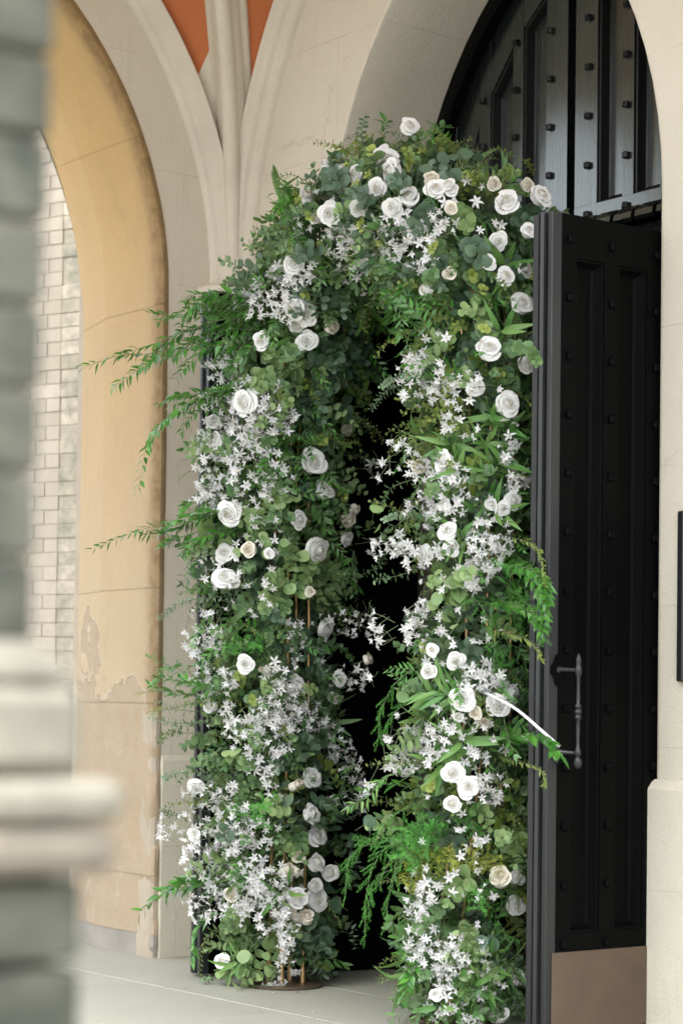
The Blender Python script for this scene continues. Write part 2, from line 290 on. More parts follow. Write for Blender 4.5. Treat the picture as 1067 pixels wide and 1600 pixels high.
class MB:
    def __init__(s): s.v, s.f, s.m = [], [], []
    def add(s, vs, fs, mi=0):
        b = len(s.v); s.v += [tuple(map(float, v)) for v in vs]; s.f += [tuple(b+i for i in f) for f in fs]; s.m += [mi]*len(fs)
    def box(s, x0, x1, y0, y1, z0, z1, mi=0, bev=0.0):
        if bev <= 0:
            vs = [(x, y, z) for z in (z0, z1) for y in (y0, y1) for x in (x0, x1)]
            s.add(vs, [(0, 2, 3, 1), (4, 5, 7, 6), (0, 1, 5, 4), (2, 6, 7, 3), (0, 4, 6, 2), (1, 3, 7, 5)], mi); return
        b = min(bev, (x1-x0)*.45, (y1-y0)*.45, (z1-z0)*.45)
        vs = []; idx = {}
        for sx in (0, 1):
            for sy in (0, 1):
                for sz in (0, 1):
                    X, Y, Z = (x0, x1)[sx], (y0, y1)[sy], (z0, z1)[sz]
                    dx, dy, dz = (b, -b)[sx], (b, -b)[sy], (b, -b)[sz]
                    for a, q in enumerate(((X, Y+dy, Z+dz), (X+dx, Y, Z+dz), (X+dx, Y+dy, Z))):
                        idx[sx, sy, sz, a] = len(vs); vs.append(q)
        I = lambda *k: idx[k]; fs = []
        for q in (0, 1):
            fs += [(I(q, 0, 0, 0), I(q, 1, 0, 0), I(q, 1, 1, 0), I(q, 0, 1, 0)), (I(0, q, 0, 1), I(1, q, 0, 1), I(1, q, 1, 1), I(0, q, 1, 1)), (I(0, 0, q, 2), I(1, 0, q, 2), I(1, 1, q, 2), I(0, 1, q, 2))]
            for r in (0, 1):
                fs += [(I(q, r, 0, 0), I(q, r, 1, 0), I(q, r, 1, 1), I(q, r, 0, 1)), (I(q, 0, r, 0), I(q, 1, r, 0), I(q, 1, r, 2), I(q, 0, r, 2)), (I(0, q, r, 1), I(1, q, r, 1), I(1, q, r, 2), I(0, q, r, 2))]
                for u in (0, 1): fs.append((I(q, r, u, 0), I(q, r, u, 1), I(q, r, u, 2)))
        s.add(vs, fs, mi)
    def prism(s, poly, axis, a, b, mi=0):
        """extrude a 2D polygon along axis (0,1,2) from a to b"""
        n = len(poly); vs = []
        for d in (a, b):
            for (p, q) in poly: vs.append({0: (d, p, q), 1: (p, d, q), 2: (p, q, d)}[axis])
        s.add(vs, [tuple(range(n))[::-1], tuple(range(n, 2*n))]+[(i, (i+1) % n, n+(i+1) % n, n+i) for i in range(n)], mi)
    def tube(s, pts, r, seg=8, mi=0, cap=True):
        pts = [np.array(p, float) for p in pts]; n = len(pts); rr = r if hasattr(r, '__len__') else [r]*n; vs = []
        prev = None
        for i, p in enumerate(pts):
            t = pts[min(i+1, n-1)]-pts[max(i-1, 0)]; t = t/(np.linalg.norm(t)+1e-9)
            if prev is None:
                a = np.array([0, 0, 1.]) if abs(t[2]) < .9 else np.array([1., 0, 0]); u = np.cross(t, a)
            else: u = prev-t*(prev@t)
            u /= np.linalg.norm(u)+1e-9; prev = u; w_ = np.cross(t, u)
            for k in range(seg):
                an = 2*math.pi*k/seg; vs.append(p+rr[i]*(math.cos(an)*u+math.sin(an)*w_))
        fs = [(i*seg+k, i*seg+(k+1) % seg, (i+1)*seg+(k+1) % seg, (i+1)*seg+k) for i in range(n-1) for k in range(seg)]
        if cap: fs += [tuple(range(seg))[::-1], tuple((n-1)*seg+k for k in range(seg))]
        s.add(vs, fs, mi)
    def lathe(s, prof, c=(0, 0, 0), seg=16, mi=0):
        pts = [(c[0], c[1], c[2]+z) for r, z in prof]; rs = [max(r, 1e-4) for r, z in prof]
        n = len(prof); vs = []
        for (r, z) in prof:
            for k in range(seg):
                a = 2*math.pi*k/seg; vs.append((c[0]+max(r, 1e-4)*math.cos(a), c[1]+max(r, 1e-4)*math.sin(a), c[2]+z))
        fs = [(i*seg+k, i*seg+(k+1) % seg, (i+1)*seg+(k+1) % seg, (i+1)*seg+k) for i in range(n-1) for k in range(seg)]
        s.add(vs, fs+[tuple(range(seg))[::-1], tuple((n-1)*seg+k for k in range(seg))], mi)
    def grid(s, rows, mi=0, flip=False):
        """rows: list of equally long lists of points"""
        n, k = len(rows), len(rows[0]); vs = [p for r in rows for p in r]
        fs = [(i*k+j, i*k+j+1, (i+1)*k+j+1, (i+1)*k+j) for i in range(n-1) for j in range(k-1)]
        if flip: fs = [f[::-1] for f in fs]
        s.add(vs, fs, mi)
    def mesh(s, name, mats, smooth=False):
        me = bpy.data.meshes.new(name); me.from_pydata(s.v, [], s.f)
        for m in mats: me.materials.append(m)
        me.polygons.foreach_set('material_index', s.m)
        if smooth: me.polygons.foreach_set('use_smooth', [True]*len(s.f))
        me.update(); return me
    def build(s, name, mat, parent=None, smooth=False, angle=None):
        mats = mat if isinstance(mat, (list, tuple)) else [mat]
        me = s.mesh(name, mats, smooth or angle is not None)
        if angle is not None: me.set_sharp_from_angle(angle=math.radians(angle))
        return link_obj(name, me, parent)

# ------------------------------------------------------------------ GROUND AND FLOOR
m = MB(); m.box(-60, 60, -60, 60, -0.4, -0.06); tag(m.build('ground', MAT['ground']), 'pale ground outside the porch', None, None, 'structure')
fl = MB(); fl.box(-2.35, 3.3, -3.4, 0.26, -0.06, -0.006)
floor = tag(fl.build('porch_floor', MAT['mortar']), 'pale grey green stone floor of the porch', None, None, 'structure')
slab_y = [-3.4, -2.78, -2.1, -1.44, -0.80, -0.28, 0.26]
for j in range(len(slab_y)-1):
    x = -2.35 + (0.0, -.4, -.15, -.55, -.3, -.1)[j]
    while x < 3.3:
        wd = RNG.uniform(0.8, 1.15); a, b = max(x, -2.35), min(x+wd, 3.3); x += wd
        if b-a < 0.05: continue
        s = MB(); dz = RNG.uniform(-.0012, .0012)
        s.box(a+.0022, b-.0022, slab_y[j]+.0022, slab_y[j+1]-.0022, -0.05, dz, 0, 0.003); s.build('paving_slab', MAT['paving'], floor)
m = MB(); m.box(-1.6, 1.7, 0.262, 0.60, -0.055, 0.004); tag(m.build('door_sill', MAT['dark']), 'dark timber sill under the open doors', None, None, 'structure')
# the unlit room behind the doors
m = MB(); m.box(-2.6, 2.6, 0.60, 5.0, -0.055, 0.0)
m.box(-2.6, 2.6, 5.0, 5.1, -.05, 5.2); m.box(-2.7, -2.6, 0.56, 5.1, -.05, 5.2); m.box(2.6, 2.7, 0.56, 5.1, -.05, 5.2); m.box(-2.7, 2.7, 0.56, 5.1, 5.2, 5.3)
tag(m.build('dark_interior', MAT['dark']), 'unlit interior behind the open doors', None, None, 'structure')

# ------------------------------------------------------------------ DOOR WALL
DX0, DA, DZ0, DR = 0.032, 0.912, 2.75, 1.45
def door_path(off=0.0, n=14, zmin=0.0):
    """arch outline (x, z), left foot to right foot, offset outward by off"""
    pts = [(DX0-DA-off, z) for z in np.linspace(zmin, DZ0, 8)]
    R = DR+off; hap = math.acos((DR-DA)/R)
    for k in range(1, n+1):
        th = hap*k/n; pts.append((DX0-DA+DR-R*math.cos(th), DZ0+R*math.sin(th)))
    right = [(2*DX0-x, z) for x, z in pts[:-1]]
    return pts + right[::-1]
XL, XR, ZT = -1.515, 1.515, 5.0
wall = empty('door_wall'); tag(wall, 'cream limewashed wall with the deep pointed doorway', 'wall')
m = MB(); ch = 0.014
p0, p1, p2 = door_path(ch), door_path(0.004), door_path(0.0)
front = []
mid = len(p0)//2
for half in (p0[:mid+1], p0[mid:]):
    ex = XL if half is not p0 and half[0][0] < DX0-0.5 else XR
    m.grid([[(x, 0.0, z), ((x+ex)/2, 0.0, z), (ex, 0.0, z)] for x, z in half])
m.grid([[(XL, 0, p0[mid][1]), (XL, 0, ZT)], [(p0[mid][0], 0, p0[mid][1]), (p0[mid][0], 0, ZT)], [(XR, 0, p0[mid][1]), (XR, 0, ZT)]])
m.grid([[(x, 0.0, z) for x, z in p0], [(x, 0.004, z) for x, z in p1], [(x, ch, z) for x, z in p2], [(x, 0.20, z) for x, z in p2], [(x, 0.43, z) for x, z in p2]])
# back of the wall
pb = door_path(0.0)
for half, ex in ((pb[:mid+1], -2.6), (pb[mid:], 2.6)):
    m.grid([[(x, 0.56, z), (ex, 0.56, z)] for x, z in half])
m.grid([[(-2.6, .56, pb[mid][1]), (-2.6, .56, 5.25)], [(pb[mid][0], .56, pb[mid][1]), (pb[mid][0], .56, 5.25)], [(2.6, .56, pb[mid][1]), (2.6, .56, 5.25)]])
m.grid([[(x, .43, z) for x, z in pb], [(x, .56, z) for x, z in pb]])
m.build('wall_face', MAT['plaster'], wall, angle=35)
# moulded plinth on the right jamb, and the low one on the left
for (xa, xb, dxi) in ((DX0+DA, XR, -1), (XL+.02, DX0-DA, 1)):
    m = MB(); d = 0.026
    if dxi < 0:
        poly = [(xb, 0.30), (xa+.02, .30), (xa-d, 0.30), (xa-d, -d), (xb, -d)]
    else:
        poly = [(xa, 0.30), (xa, -d), (xb+d, -d), (xb+d, 0.30)]
    lo = [(x, y) for x, y in poly]
    m.prism(poly if dxi < 0 else poly, 2, 0.0, 0.775)
    # sloping top
    if dxi < 0:
        a = [(xa-d, 0.30, .775), (xa-d, -d, .775), (xb, -d, .775)]; b = [(xa-.001, 0.30, .808), (xa-.001, -.001, .808), (xb, -.001, .808)]
    else:
        a = [(xb+d, 0.30, .775), (xb+d, -d, .775), (xa, -d, .775)]; b = [(xb+.001, 0.30, .808), (xb+.001, -.001, .808), (xa, -.001, .808)]
    m.grid([a, b]); m.build('plinth', MAT['plaster'], wall)

# ------------------------------------------------------------------ SIDE WALL WITH THE OCHRE ARCH
SY0, SZ0, SR, SYC = -0.335, 2.70, 1.58, -1.50
SA = SY0-SYC
def side_path():
    """list of (y, z, ny, nz): outline of the arch from the foot near the corner, over the apex, to the far foot"""
    out = [(SY0, z, -1.0, 0.0) for z in np.linspace(0, SZ0, 19)]
    hap = math.acos((SR-SA)/SR)
    for k in range(1, 23):
        th = hap*k/22; out.append((SY0-SR+SR*math.cos(th), SZ0+SR*math.sin(th), -math.cos(th), -math.sin(th)))
    return out
SP = side_path()
side = empty('side_wall', (XL, SYC, 0)); tag(side, 'cream side wall with the tall ochre stone arch opening', 'wall')
side_in = Matrix.Translation((-XL, -SYC, 0))
def sidebuild(mb, name, mat, **k):
    o = mb.build(name, mat, side, **k); o.matrix_parent_inverse = side_in; return o
m = MB()
for sgn in (1, -1):
    mir = (lambda y: y) if sgn > 0 else (lambda y: 2*SYC-y)
    m.grid([[(XL, mir(y), z), (XL, mir((y+0.0)/2 if sgn > 0 else y/2), z), (XL, mir(0.0), z)] for y, z, _, _ in SP], flip=sgn < 0)
    ya, za = SP[-1][0], SP[-1][1]
    m.grid([[(XL, mir(ya), za), (XL, mir(ya), ZT)], [(XL, mir(0.0), za), (XL, mir(0.0), ZT)]])
# low plinth band set 12 mm proud with a rounded top
sidebuild(m, 'wall_face', MAT['plaster'])
m = MB(); m.prism([(XL-.02, 0.0), (XL+.012, 0.0), (XL+.012, .80), (XL+.004, .818), (XL-.02, .82)], 1, -0.333, -0.02)
# prism along Y uses (x, z)
sidebuild(m, 'plinth', MAT['plaster'])
m = MB(); m.box(-2.36, -1.52, -0.26, 0.3, 0, ZT); m.box(-2.36, -1.52, -3.3, -2.74, 0, ZT)
hz = [(y, z) for y, z, _, _ in SP if z > 2.6]
for sgn in (1, -1):
    mir = (lambda y: y) if sgn > 0 else (lambda y: 2*SYC-y)
    for X in (-2.362,):
        m.grid([[(X, mir(y+.09), z), (X, mir(-.26), z)] for y, z in hz if y+.09 < -.26])
    m.grid([[(-2.362, mir(SP[-1][0]), SP[-1][1]+.09), (-2.362, mir(SP[-1][0]), ZT)], [(-2.362, mir(-.26), SP[-1][1]+.09), (-2.362, mir(-.26), ZT)]])
m.box(-2.36, -1.52, -3.3, 0.3, ZT, ZT+.1)
sidebuild(m, 'wall_core', MAT['mortar'])
PROF = [(-1.517, -0.004, .8), (-1.508, 0.010, 1.), (-1.510, 0.026, 1.), (-1.525, 0.036, 1.), (-1.550, 0.037, .9), (-1.585, 0.031, .55), (-1.615, 0.026, .22), (-1.66, .024, .05), (-1.80, .023, 0.), (-1.975, 0.022, 0.), (-2.00, 0.012, 0.), (-2.18, -0.036, 0.), (-2.355, -0.084, 0.05), (-2.372, -0.10, .3), (-2.372, -0.20, .3)]
joints = [0.0, 0.092, 0.33, 1.03, 1.50, 2.66, 3.34, 3.86, 4.0]
def pt_at(k):
    """point of the path at fractional index k"""
    i = min(int(k), len(SP)-2); f = k-i; a, b = np.array(SP[i]), np.array(SP[i+1]); q = a*(1-f)+b*f
    q[2:] /= np.linalg.norm(q[2:])+1e-9; return q
zs = np.array([p[1] for p in SP])
def kz(z): return float(np.interp(z, zs, np.arange(len(SP))))
from mathutils import noise as mnoise
for sgn in (1, -1):
    mir = (lambda y: y) if sgn > 0 else (lambda y: 2*SYC-y)
    ends = joints[:-1]+[float(zs[-1])]
    for j in range(len(ends)-1):
        k0, k1 = kz(ends[j])+(0.006 if j else 0), kz(ends[j+1])-0.006
        m = MB(); rows = []; dirt = []
        n = max(3, int((k1-k0)*3)+2)
        for k in np.linspace(k0, k1, n):
            y, z, ny, nz = pt_at(k); row = []
            for (X, e, d) in PROF:
                chip = 0.0
                if z < 1.08 and -1.66 < X:      # arris broken away low on the pier
                    q = mnoise.fractal(Vector((X*6, 3.1*sgn, z*7.0)), 1.0, 2.0, 4); chip = max(0.0, 0.010+0.034*q)*min(1, (1.08-z)*6)
                    if X > -1.53: chip *= 1.2
                rough = 0.0016*mnoise.noise(Vector((X*9, y*9, z*9)))
                ee = e-chip+rough
                row.append((X-(chip*.8 if X > -1.56 else 0), mir(y+ny*ee), z+nz*ee)); dirt.append(d if z > 1.0 else d*.25)
            rows.append(row)
        m.grid(rows, flip=sgn < 0)
        o = sidebuild(m, 'arch_stone', MAT['greybase'] if j == 0 else MAT['ochre'], angle=40)
        at_ = o.data.attributes.new('dirt', 'FLOAT', 'POINT'); at_.data.foreach_set('value', dirt)
    m = MB(); rows = []
    for k in np.linspace(0, len(SP)-1, 80):
        y, z, ny, nz = pt_at(k); rows.append([(X-(.012 if X > -1.56 else 0), mir(y+ny*(e-.006)), z+nz*(e-.006)) for X, e, d in PROF])
    m.grid(rows, flip=sgn < 0); sidebuild(m, 'joint_mortar', MAT['mortar'])

# ------------------------------------------------------------------ RIB VAULT
vault = empty('rib_vault', (0, SYC, ZT-.2)); tag(vault, 'cream ribbed vault with orange painted cells above the doorway', 'vault')
v_in = Matrix.Translation((0, -SYC, -(ZT-.2)))
def vbuild(mb, name, mat, **k):
    o = mb.build(name, mat, vault, **k); o.matrix_parent_inverse = v_in; return o
VZ = 2.75
def circ_h(s, R): return math.sqrt(max(0.0, R*R-(R-s)**2))
QS = [1-math.cos(math.radians(a)) for a in np.linspace(0, 90, 71)]
def form_side(q): s = (1.5-.1345)*q; return np.array([XL, -(.1345+s), VZ+circ_h(s, 1.70)])
def form_door(q): s = 1.384*q; return np.array([-1.384+s, 0.0, VZ+circ_h(s, 2.05)])
def diag(q):
    L = math.hypot(1.43, 1.43); s = L*q; return np.array([-1.43+1.43*q, -.085-1.415*q, VZ-.02+circ_h(s, L)])
def mirr(p, mx, my): return (p[0]*(-1 if mx else 1), (2*SYC-p[1]) if my else p[1], p[2])
FSEC = [(0.0, -.01), (0.0, .022), (.012, .034), (.028, .036), (.036, .048), (.036, .060), (.046, .072), (.062, .082), (.066, .096), (.074, .100), (.082, .092), (.088, .080), (.098, .070), (.13, .04)]
DSEC = [(.085, .30), (.085, .100), (.078, .088), (.066, .084), (.058, .074), (.056, .058), (.040, .046), (.034, .030), (.030, .016), (.018, .004), (.006, -.001)]
DSEC = DSEC+[(-a, b) for a, b in DSEC[::-1]]
for mx in (0, 1):
    for my in (0, 1):
        fl_ = bool(mx) ^ bool(my)
        for fn, out in ((form_side, np.array([1., 0, 0])), (form_door, np.array([0, -1., 0]))):
            m = MB(); rows = []
            for i, q in enumerate(QS):
                p = fn(q); e = 1e-4; t_ = fn(min(1, q+e))-fn(max(0, q-e)); t_ /= np.linalg.norm(t_)
                up = np.cross(t_, out); up = up if up[2] > 0 or abs(up[2]) < 1e-6 else -up
                if i == 0: up = np.array([0, 1., 0]) if fn is form_side else np.array([-1., 0, 0])
                rows.append([mirr(p+up*a+out*b, mx, my) for a, b in FSEC])
            m.grid(rows, flip=fl_); vbuild(m, 'rib', MAT['rib'], angle=50)
        m = MB(); rows = []
        for i, q in enumerate(QS):
            p = diag(q); e = 1e-4; t_ = diag(min(1, q+e))-diag(max(0, q-e)); t_ /= np.linalg.norm(t_)
            lat = np.array([.7071, .7071, 0]); up = np.cross(t_, lat); up = up if up[2] >= -1e-6 else -up
            if i == 0: up = np.array([-.7071, .7071, 0])
            rows.append([mirr(p+up*b+lat*a, mx, my) for a, b in DSEC])
        m.grid(rows, flip=fl_); vbuild(m, 'rib', MAT['rib'], angle=50)
        for fn in (form_side, form_door):
            m = MB(); rows = []
            for q in QS:
                e = 1e-4; ta = fn(min(1, q+e))-fn(max(0, q-e)); ta /= np.linalg.norm(ta); tb = diag(min(1, q+e))-diag(max(0, q-e)); tb /= np.linalg.norm(tb)
                out = np.array([1., 0, 0]) if fn is form_side else np.array([0, -1., 0]); ua = np.cross(ta, out); ua = ua if ua[2] > 0 else -ua
                ub = np.cross(tb, np.array([.7071, .7071, 0])); ub = ub if ub[2] >= -1e-6 else -ub
                if q < 1e-9: ua = np.array([0, 1., 0]) if fn is form_side else np.array([-1., 0, 0]); ub = np.array([-.7071, .7071, 0])
                a = fn(q)+ua*.080+out*.045; b = diag(q)+ub*.105
                row = []
                for f in np.linspace(0, 1, 7):
                    p = a*(1-f)+b*f; p[2] += .08*math.sin(math.pi*f)*q; row.append(mirr(p, mx, my))
                rows.append(row)
            ks = next(i for i, r in enumerate(rows) if r[0][2] > (3.56 if fn is form_side else 3.30))
            m.grid(rows[ks:]); vbuild(m, 'vault_cell', MAT['orange'], smooth=True)
            m = MB(); m.grid(rows[:ks+1]); vbuild(m, 'springer', MAT['rib'], smooth=True)
        # moulded corbel the three ribs stand on
        cx, cy = mirr((-1.515, 0, 0), mx, my)[:2]; sx, sy = (-1 if mx else 1), (1 if my else -1)
        m = MB(); rows = []
        for (e, z) in [(0.012, 2.36), (.04, 2.42), (.085, 2.50), (.095, 2.56), (.09, 2.60), (.125, 2.63), (.150, 2.655), (.158, 2.69), (.150, 2.705), (.168, 2.715), (.172, 2.745), (.160, 2.757), (.01, 2.758)]:
            c2 = e*1.15; rows.append([(cx+sx*0.0, cy+sy*c2, z), (cx+sx*e*.62, cy+sy*c2*.92, z), (cx+sx*c2*.92, cy+sy*e*.62, z), (cx+sx*c2, cy, z)])
        m.grid(rows, flip=fl_); vbuild(m, 'corbel', MAT['rib'], angle=40)
        if (mx, my) != (0, 0):
            pass
m = MB(); m.box(-2.4, 5.2, -3.5, .56, 5.25, 5.33); m.build('shade_roof', MAT['mortar'], vault).matrix_parent_inverse = v_in  # unseen roof slab, stretched past the porch to shade the right wall
for (px_, py_, lab) in ((1.66, -3.15, 'square cream stone pier at the outer corner of the porch'), (1.66, 0.16, 'square cream stone pier standing at the end of the door wall')):
    pr = empty('porch_pier', (px_, py_, 0)); tag(pr, lab, 'pier')
    m = MB(); m.box(-.14, .14, -.14, .14, .79, 2.9); m.build('shaft', MAT['plaster'], pr)
    m = MB(); m.box(-.16, .16, -.16, .16, 0, .786, 0, .02); m.build('base', MAT['plaster'], pr)

# ------------------------------------------------------------------ TYMPANUM OVER THE DOORS
ty = empty('door_tympanum', (DX0, .48, 2.6)); tag(ty, 'arched black timber panel with iron studs filling the doorway above the doors', 'panel')
def tyb(mb, name, mat, **k):
    o = mb.build(name, mat, ty, **k); o.matrix_parent_inverse = Matrix.Translation((-DX0, -.48, -2.6)); return o
def arch_z(x, off=0.0):
    """height of the door arch above x, outline offset inward by off"""
    s = DA-off-abs(x-DX0); R = DR-off
    if s <= 0: return DZ0
    return DZ0+math.sqrt(max(0, R*R-(R-s)**2))
m = MB()       # arched frame against the reveal
o0, o1 = door_path(-.002), door_path(-.065)
i0 = 7
A = [p for p in o0 if p[1] >= 2.0]; B = [p for p in o1 if p[1] >= 2.0]
A = [(x, max(z, 2.6)) for x, z in o0 if z >= 2.35]; B = [(x, max(z, 2.6)) for x, z in o1 if z >= 2.35]
m.grid([[(x, .56, z) for x, z in A], [(x, .425, z) for x, z in A], [(x*.25+x2*.75, .415, z*.25+z2*.75) for (x, z), (x2, z2) in zip(A, B)], [(x, .43, z) for x, z in B], [(x, .56, z) for x, z in B]])
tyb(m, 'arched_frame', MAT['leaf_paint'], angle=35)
YF, YP, YB = .48, .528, .56
RAIL0, RAIL1 = 2.80, 2.912
# stiles, mirrored about the meeting gap in the middle
st = [(-.022, -.140, 'mid'), (-.276, -.332, 'thin'), (-.470, -.530, 'thin'), (-.672, -.735, 'thin')]
stiles = []
for a, b, _ in st: stiles += [(b, a), (2*DX0*0-a, -b)]
for (xa, xb) in sorted(stiles):
    za, zb = arch_z(xa, .06), arch_z(xb, .06)
    if min(za, zb) < RAIL1+.02: zb = max(zb, RAIL1+.03); za = max(za, RAIL1+.03)
    xm = (xa+xb)/2
    m = MB(); m.prism([(xa, RAIL1+.001), (xb, RAIL1+.001), (xb, zb), (xm, arch_z(xm, .06)), (xa, za)], 1, YF, YB-.002); tyb(m, 'stile', MAT['gloss'])
for (xa, xb) in ((-.86, -.021), (.021, .92)):
    m = MB(); m.box(xa, xb, YF, YB-.002, RAIL0+.002, RAIL1); tyb(m, 'bottom_rail', MAT['gloss'])
panels = [(-.276, -.140), (-.470, -.332), (-.672, -.530), (.140, .276), (.332, .470), (.530, .672), (-.83, -.735), (.735, .88)]
for (xa, xb) in panels:
    zt = max(arch_z(xa, .05), arch_z(xb, .05))+.02
    m = MB(); m.box(xa-.001, xb+.001, YP, YB-.004, RAIL1-.002, min(zt, 4.1)); tyb(m, 'panel', MAT['gloss'])
    # spandrel piece above the slanted panel head
    za, zb = arch_z(xa, .20), arch_z(xb, .20)
    n = 7; xs_ = np.linspace(xa, xb, n)
    top = [(x, max(arch_z(x, .055), RAIL1+.04)) for x in xs_]
    lo_a, lo_b = max(za, RAIL1+.02), max(zb, RAIL1+.02)
    poly = [(xa+.0005, lo_a), (xb-.0005, lo_b)]+top[::-1]
    if lo_a < top[0][1]-.005 and lo_b < top[-1][1]-.005:
        m = MB(); m.prism(poly, 1, YF+.0015, YB-.003); tyb(m, 'head_rail', MAT['gloss'])
    # moulding round the inside of the sunk panel
    m = MB(); b_ = .014
    if lo_a > RAIL1+.1 or lo_b > RAIL1+.1:
        for (p_, q_) in (((xa, RAIL1), (xa, lo_a)), ((xb, lo_b), (xb, RAIL1)), ((xa, lo_a), (xb, lo_b)), ((xb, RAIL1), (xa, RAIL1))):
            d = np.array([q_[0]-p_[0], q_[1]-p_[1]]); L = np.linalg.norm(d)
            if L < .02: continue
            d /= L; nrm = np.array([d[1], -d[0]]); c_ = np.array([(xa+xb)/2, (RAIL1+min(lo_a, lo_b))/2])
            if nrm@(c_-np.array(p_)) < 0: nrm = -nrm
            P_, Q_ = np.array(p_), np.array(q_)
            rows = []
            for (w_, y_) in ((.0008, YF+.010), (.009, YF+.012), (.014, YF+.024), (.022, YP-.006), (.028, YP-.0006)):
                a_, b2 = P_+nrm*w_, Q_+nrm*w_; rows.append([(a_[0], y_, a_[1]), (b2[0], y_, b2[1])])
            m.grid(rows)
        tyb(m, 'panel_moulding', MAT['moulding_paint'])
m = MB(); m.box(-.021, .021, YB-.006, YB, 2.8, 4.05); tyb(m, 'meeting_gap', MAT['dark'])
stud = MB(); r_ = .0125
stud.box(-r_, r_, -.016, .004, -r_, r_, 0, .004)
stud_me = stud.mesh('stud', [MAT['moulding_paint']])
def put_stud(parent, inv, loc, rot=(0, 0, 0)):
    o = link_obj('stud', stud_me, parent); o.location = loc; o.rotation_euler = rot; o.matrix_parent_inverse = inv; return o
for xc in (.0945, -.1145, .2985, -.313, .5, -.505, .70, -.70):
    for k in range(-1, 7):
        z = 3.061+.1862*k
        if z < arch_z(xc, .09) and z > 2.85: put_stud(ty, Matrix.Translation((-DX0, -.48, -2.6)), (xc, YF-.001, z), (RNG.uniform(-.08, .08), RNG.uniform(-.15, .15), RNG.uniform(-.08, .08)))
# transom with a row of weathered blocks
m = MB(); m.prism([(.56, 2.60), (.40, 2.60), (.395, 2.66), (.41, 2.70), (.40, 2.74), (.425, 2.775), (.47, 2.798), (.56, 2.798)], 0, DX0-DA+.004, DX0+DA-.004)
tyb(m, 'transom', MAT['gloss'])
for k in range(-8, 8):
    xa = .0 + .108*k
    if xa < DX0-DA+.01 or xa+.088 > DX0+DA-.01: continue
    m = MB(); m.prism([(.478, 2.799), (.400, 2.790), (.388, 2.800), (.392, 2.822), (.430, 2.852), (.478, 2.856)], 0, xa, xa+.088); tyb(m, 'transom_block', MAT['gloss'])

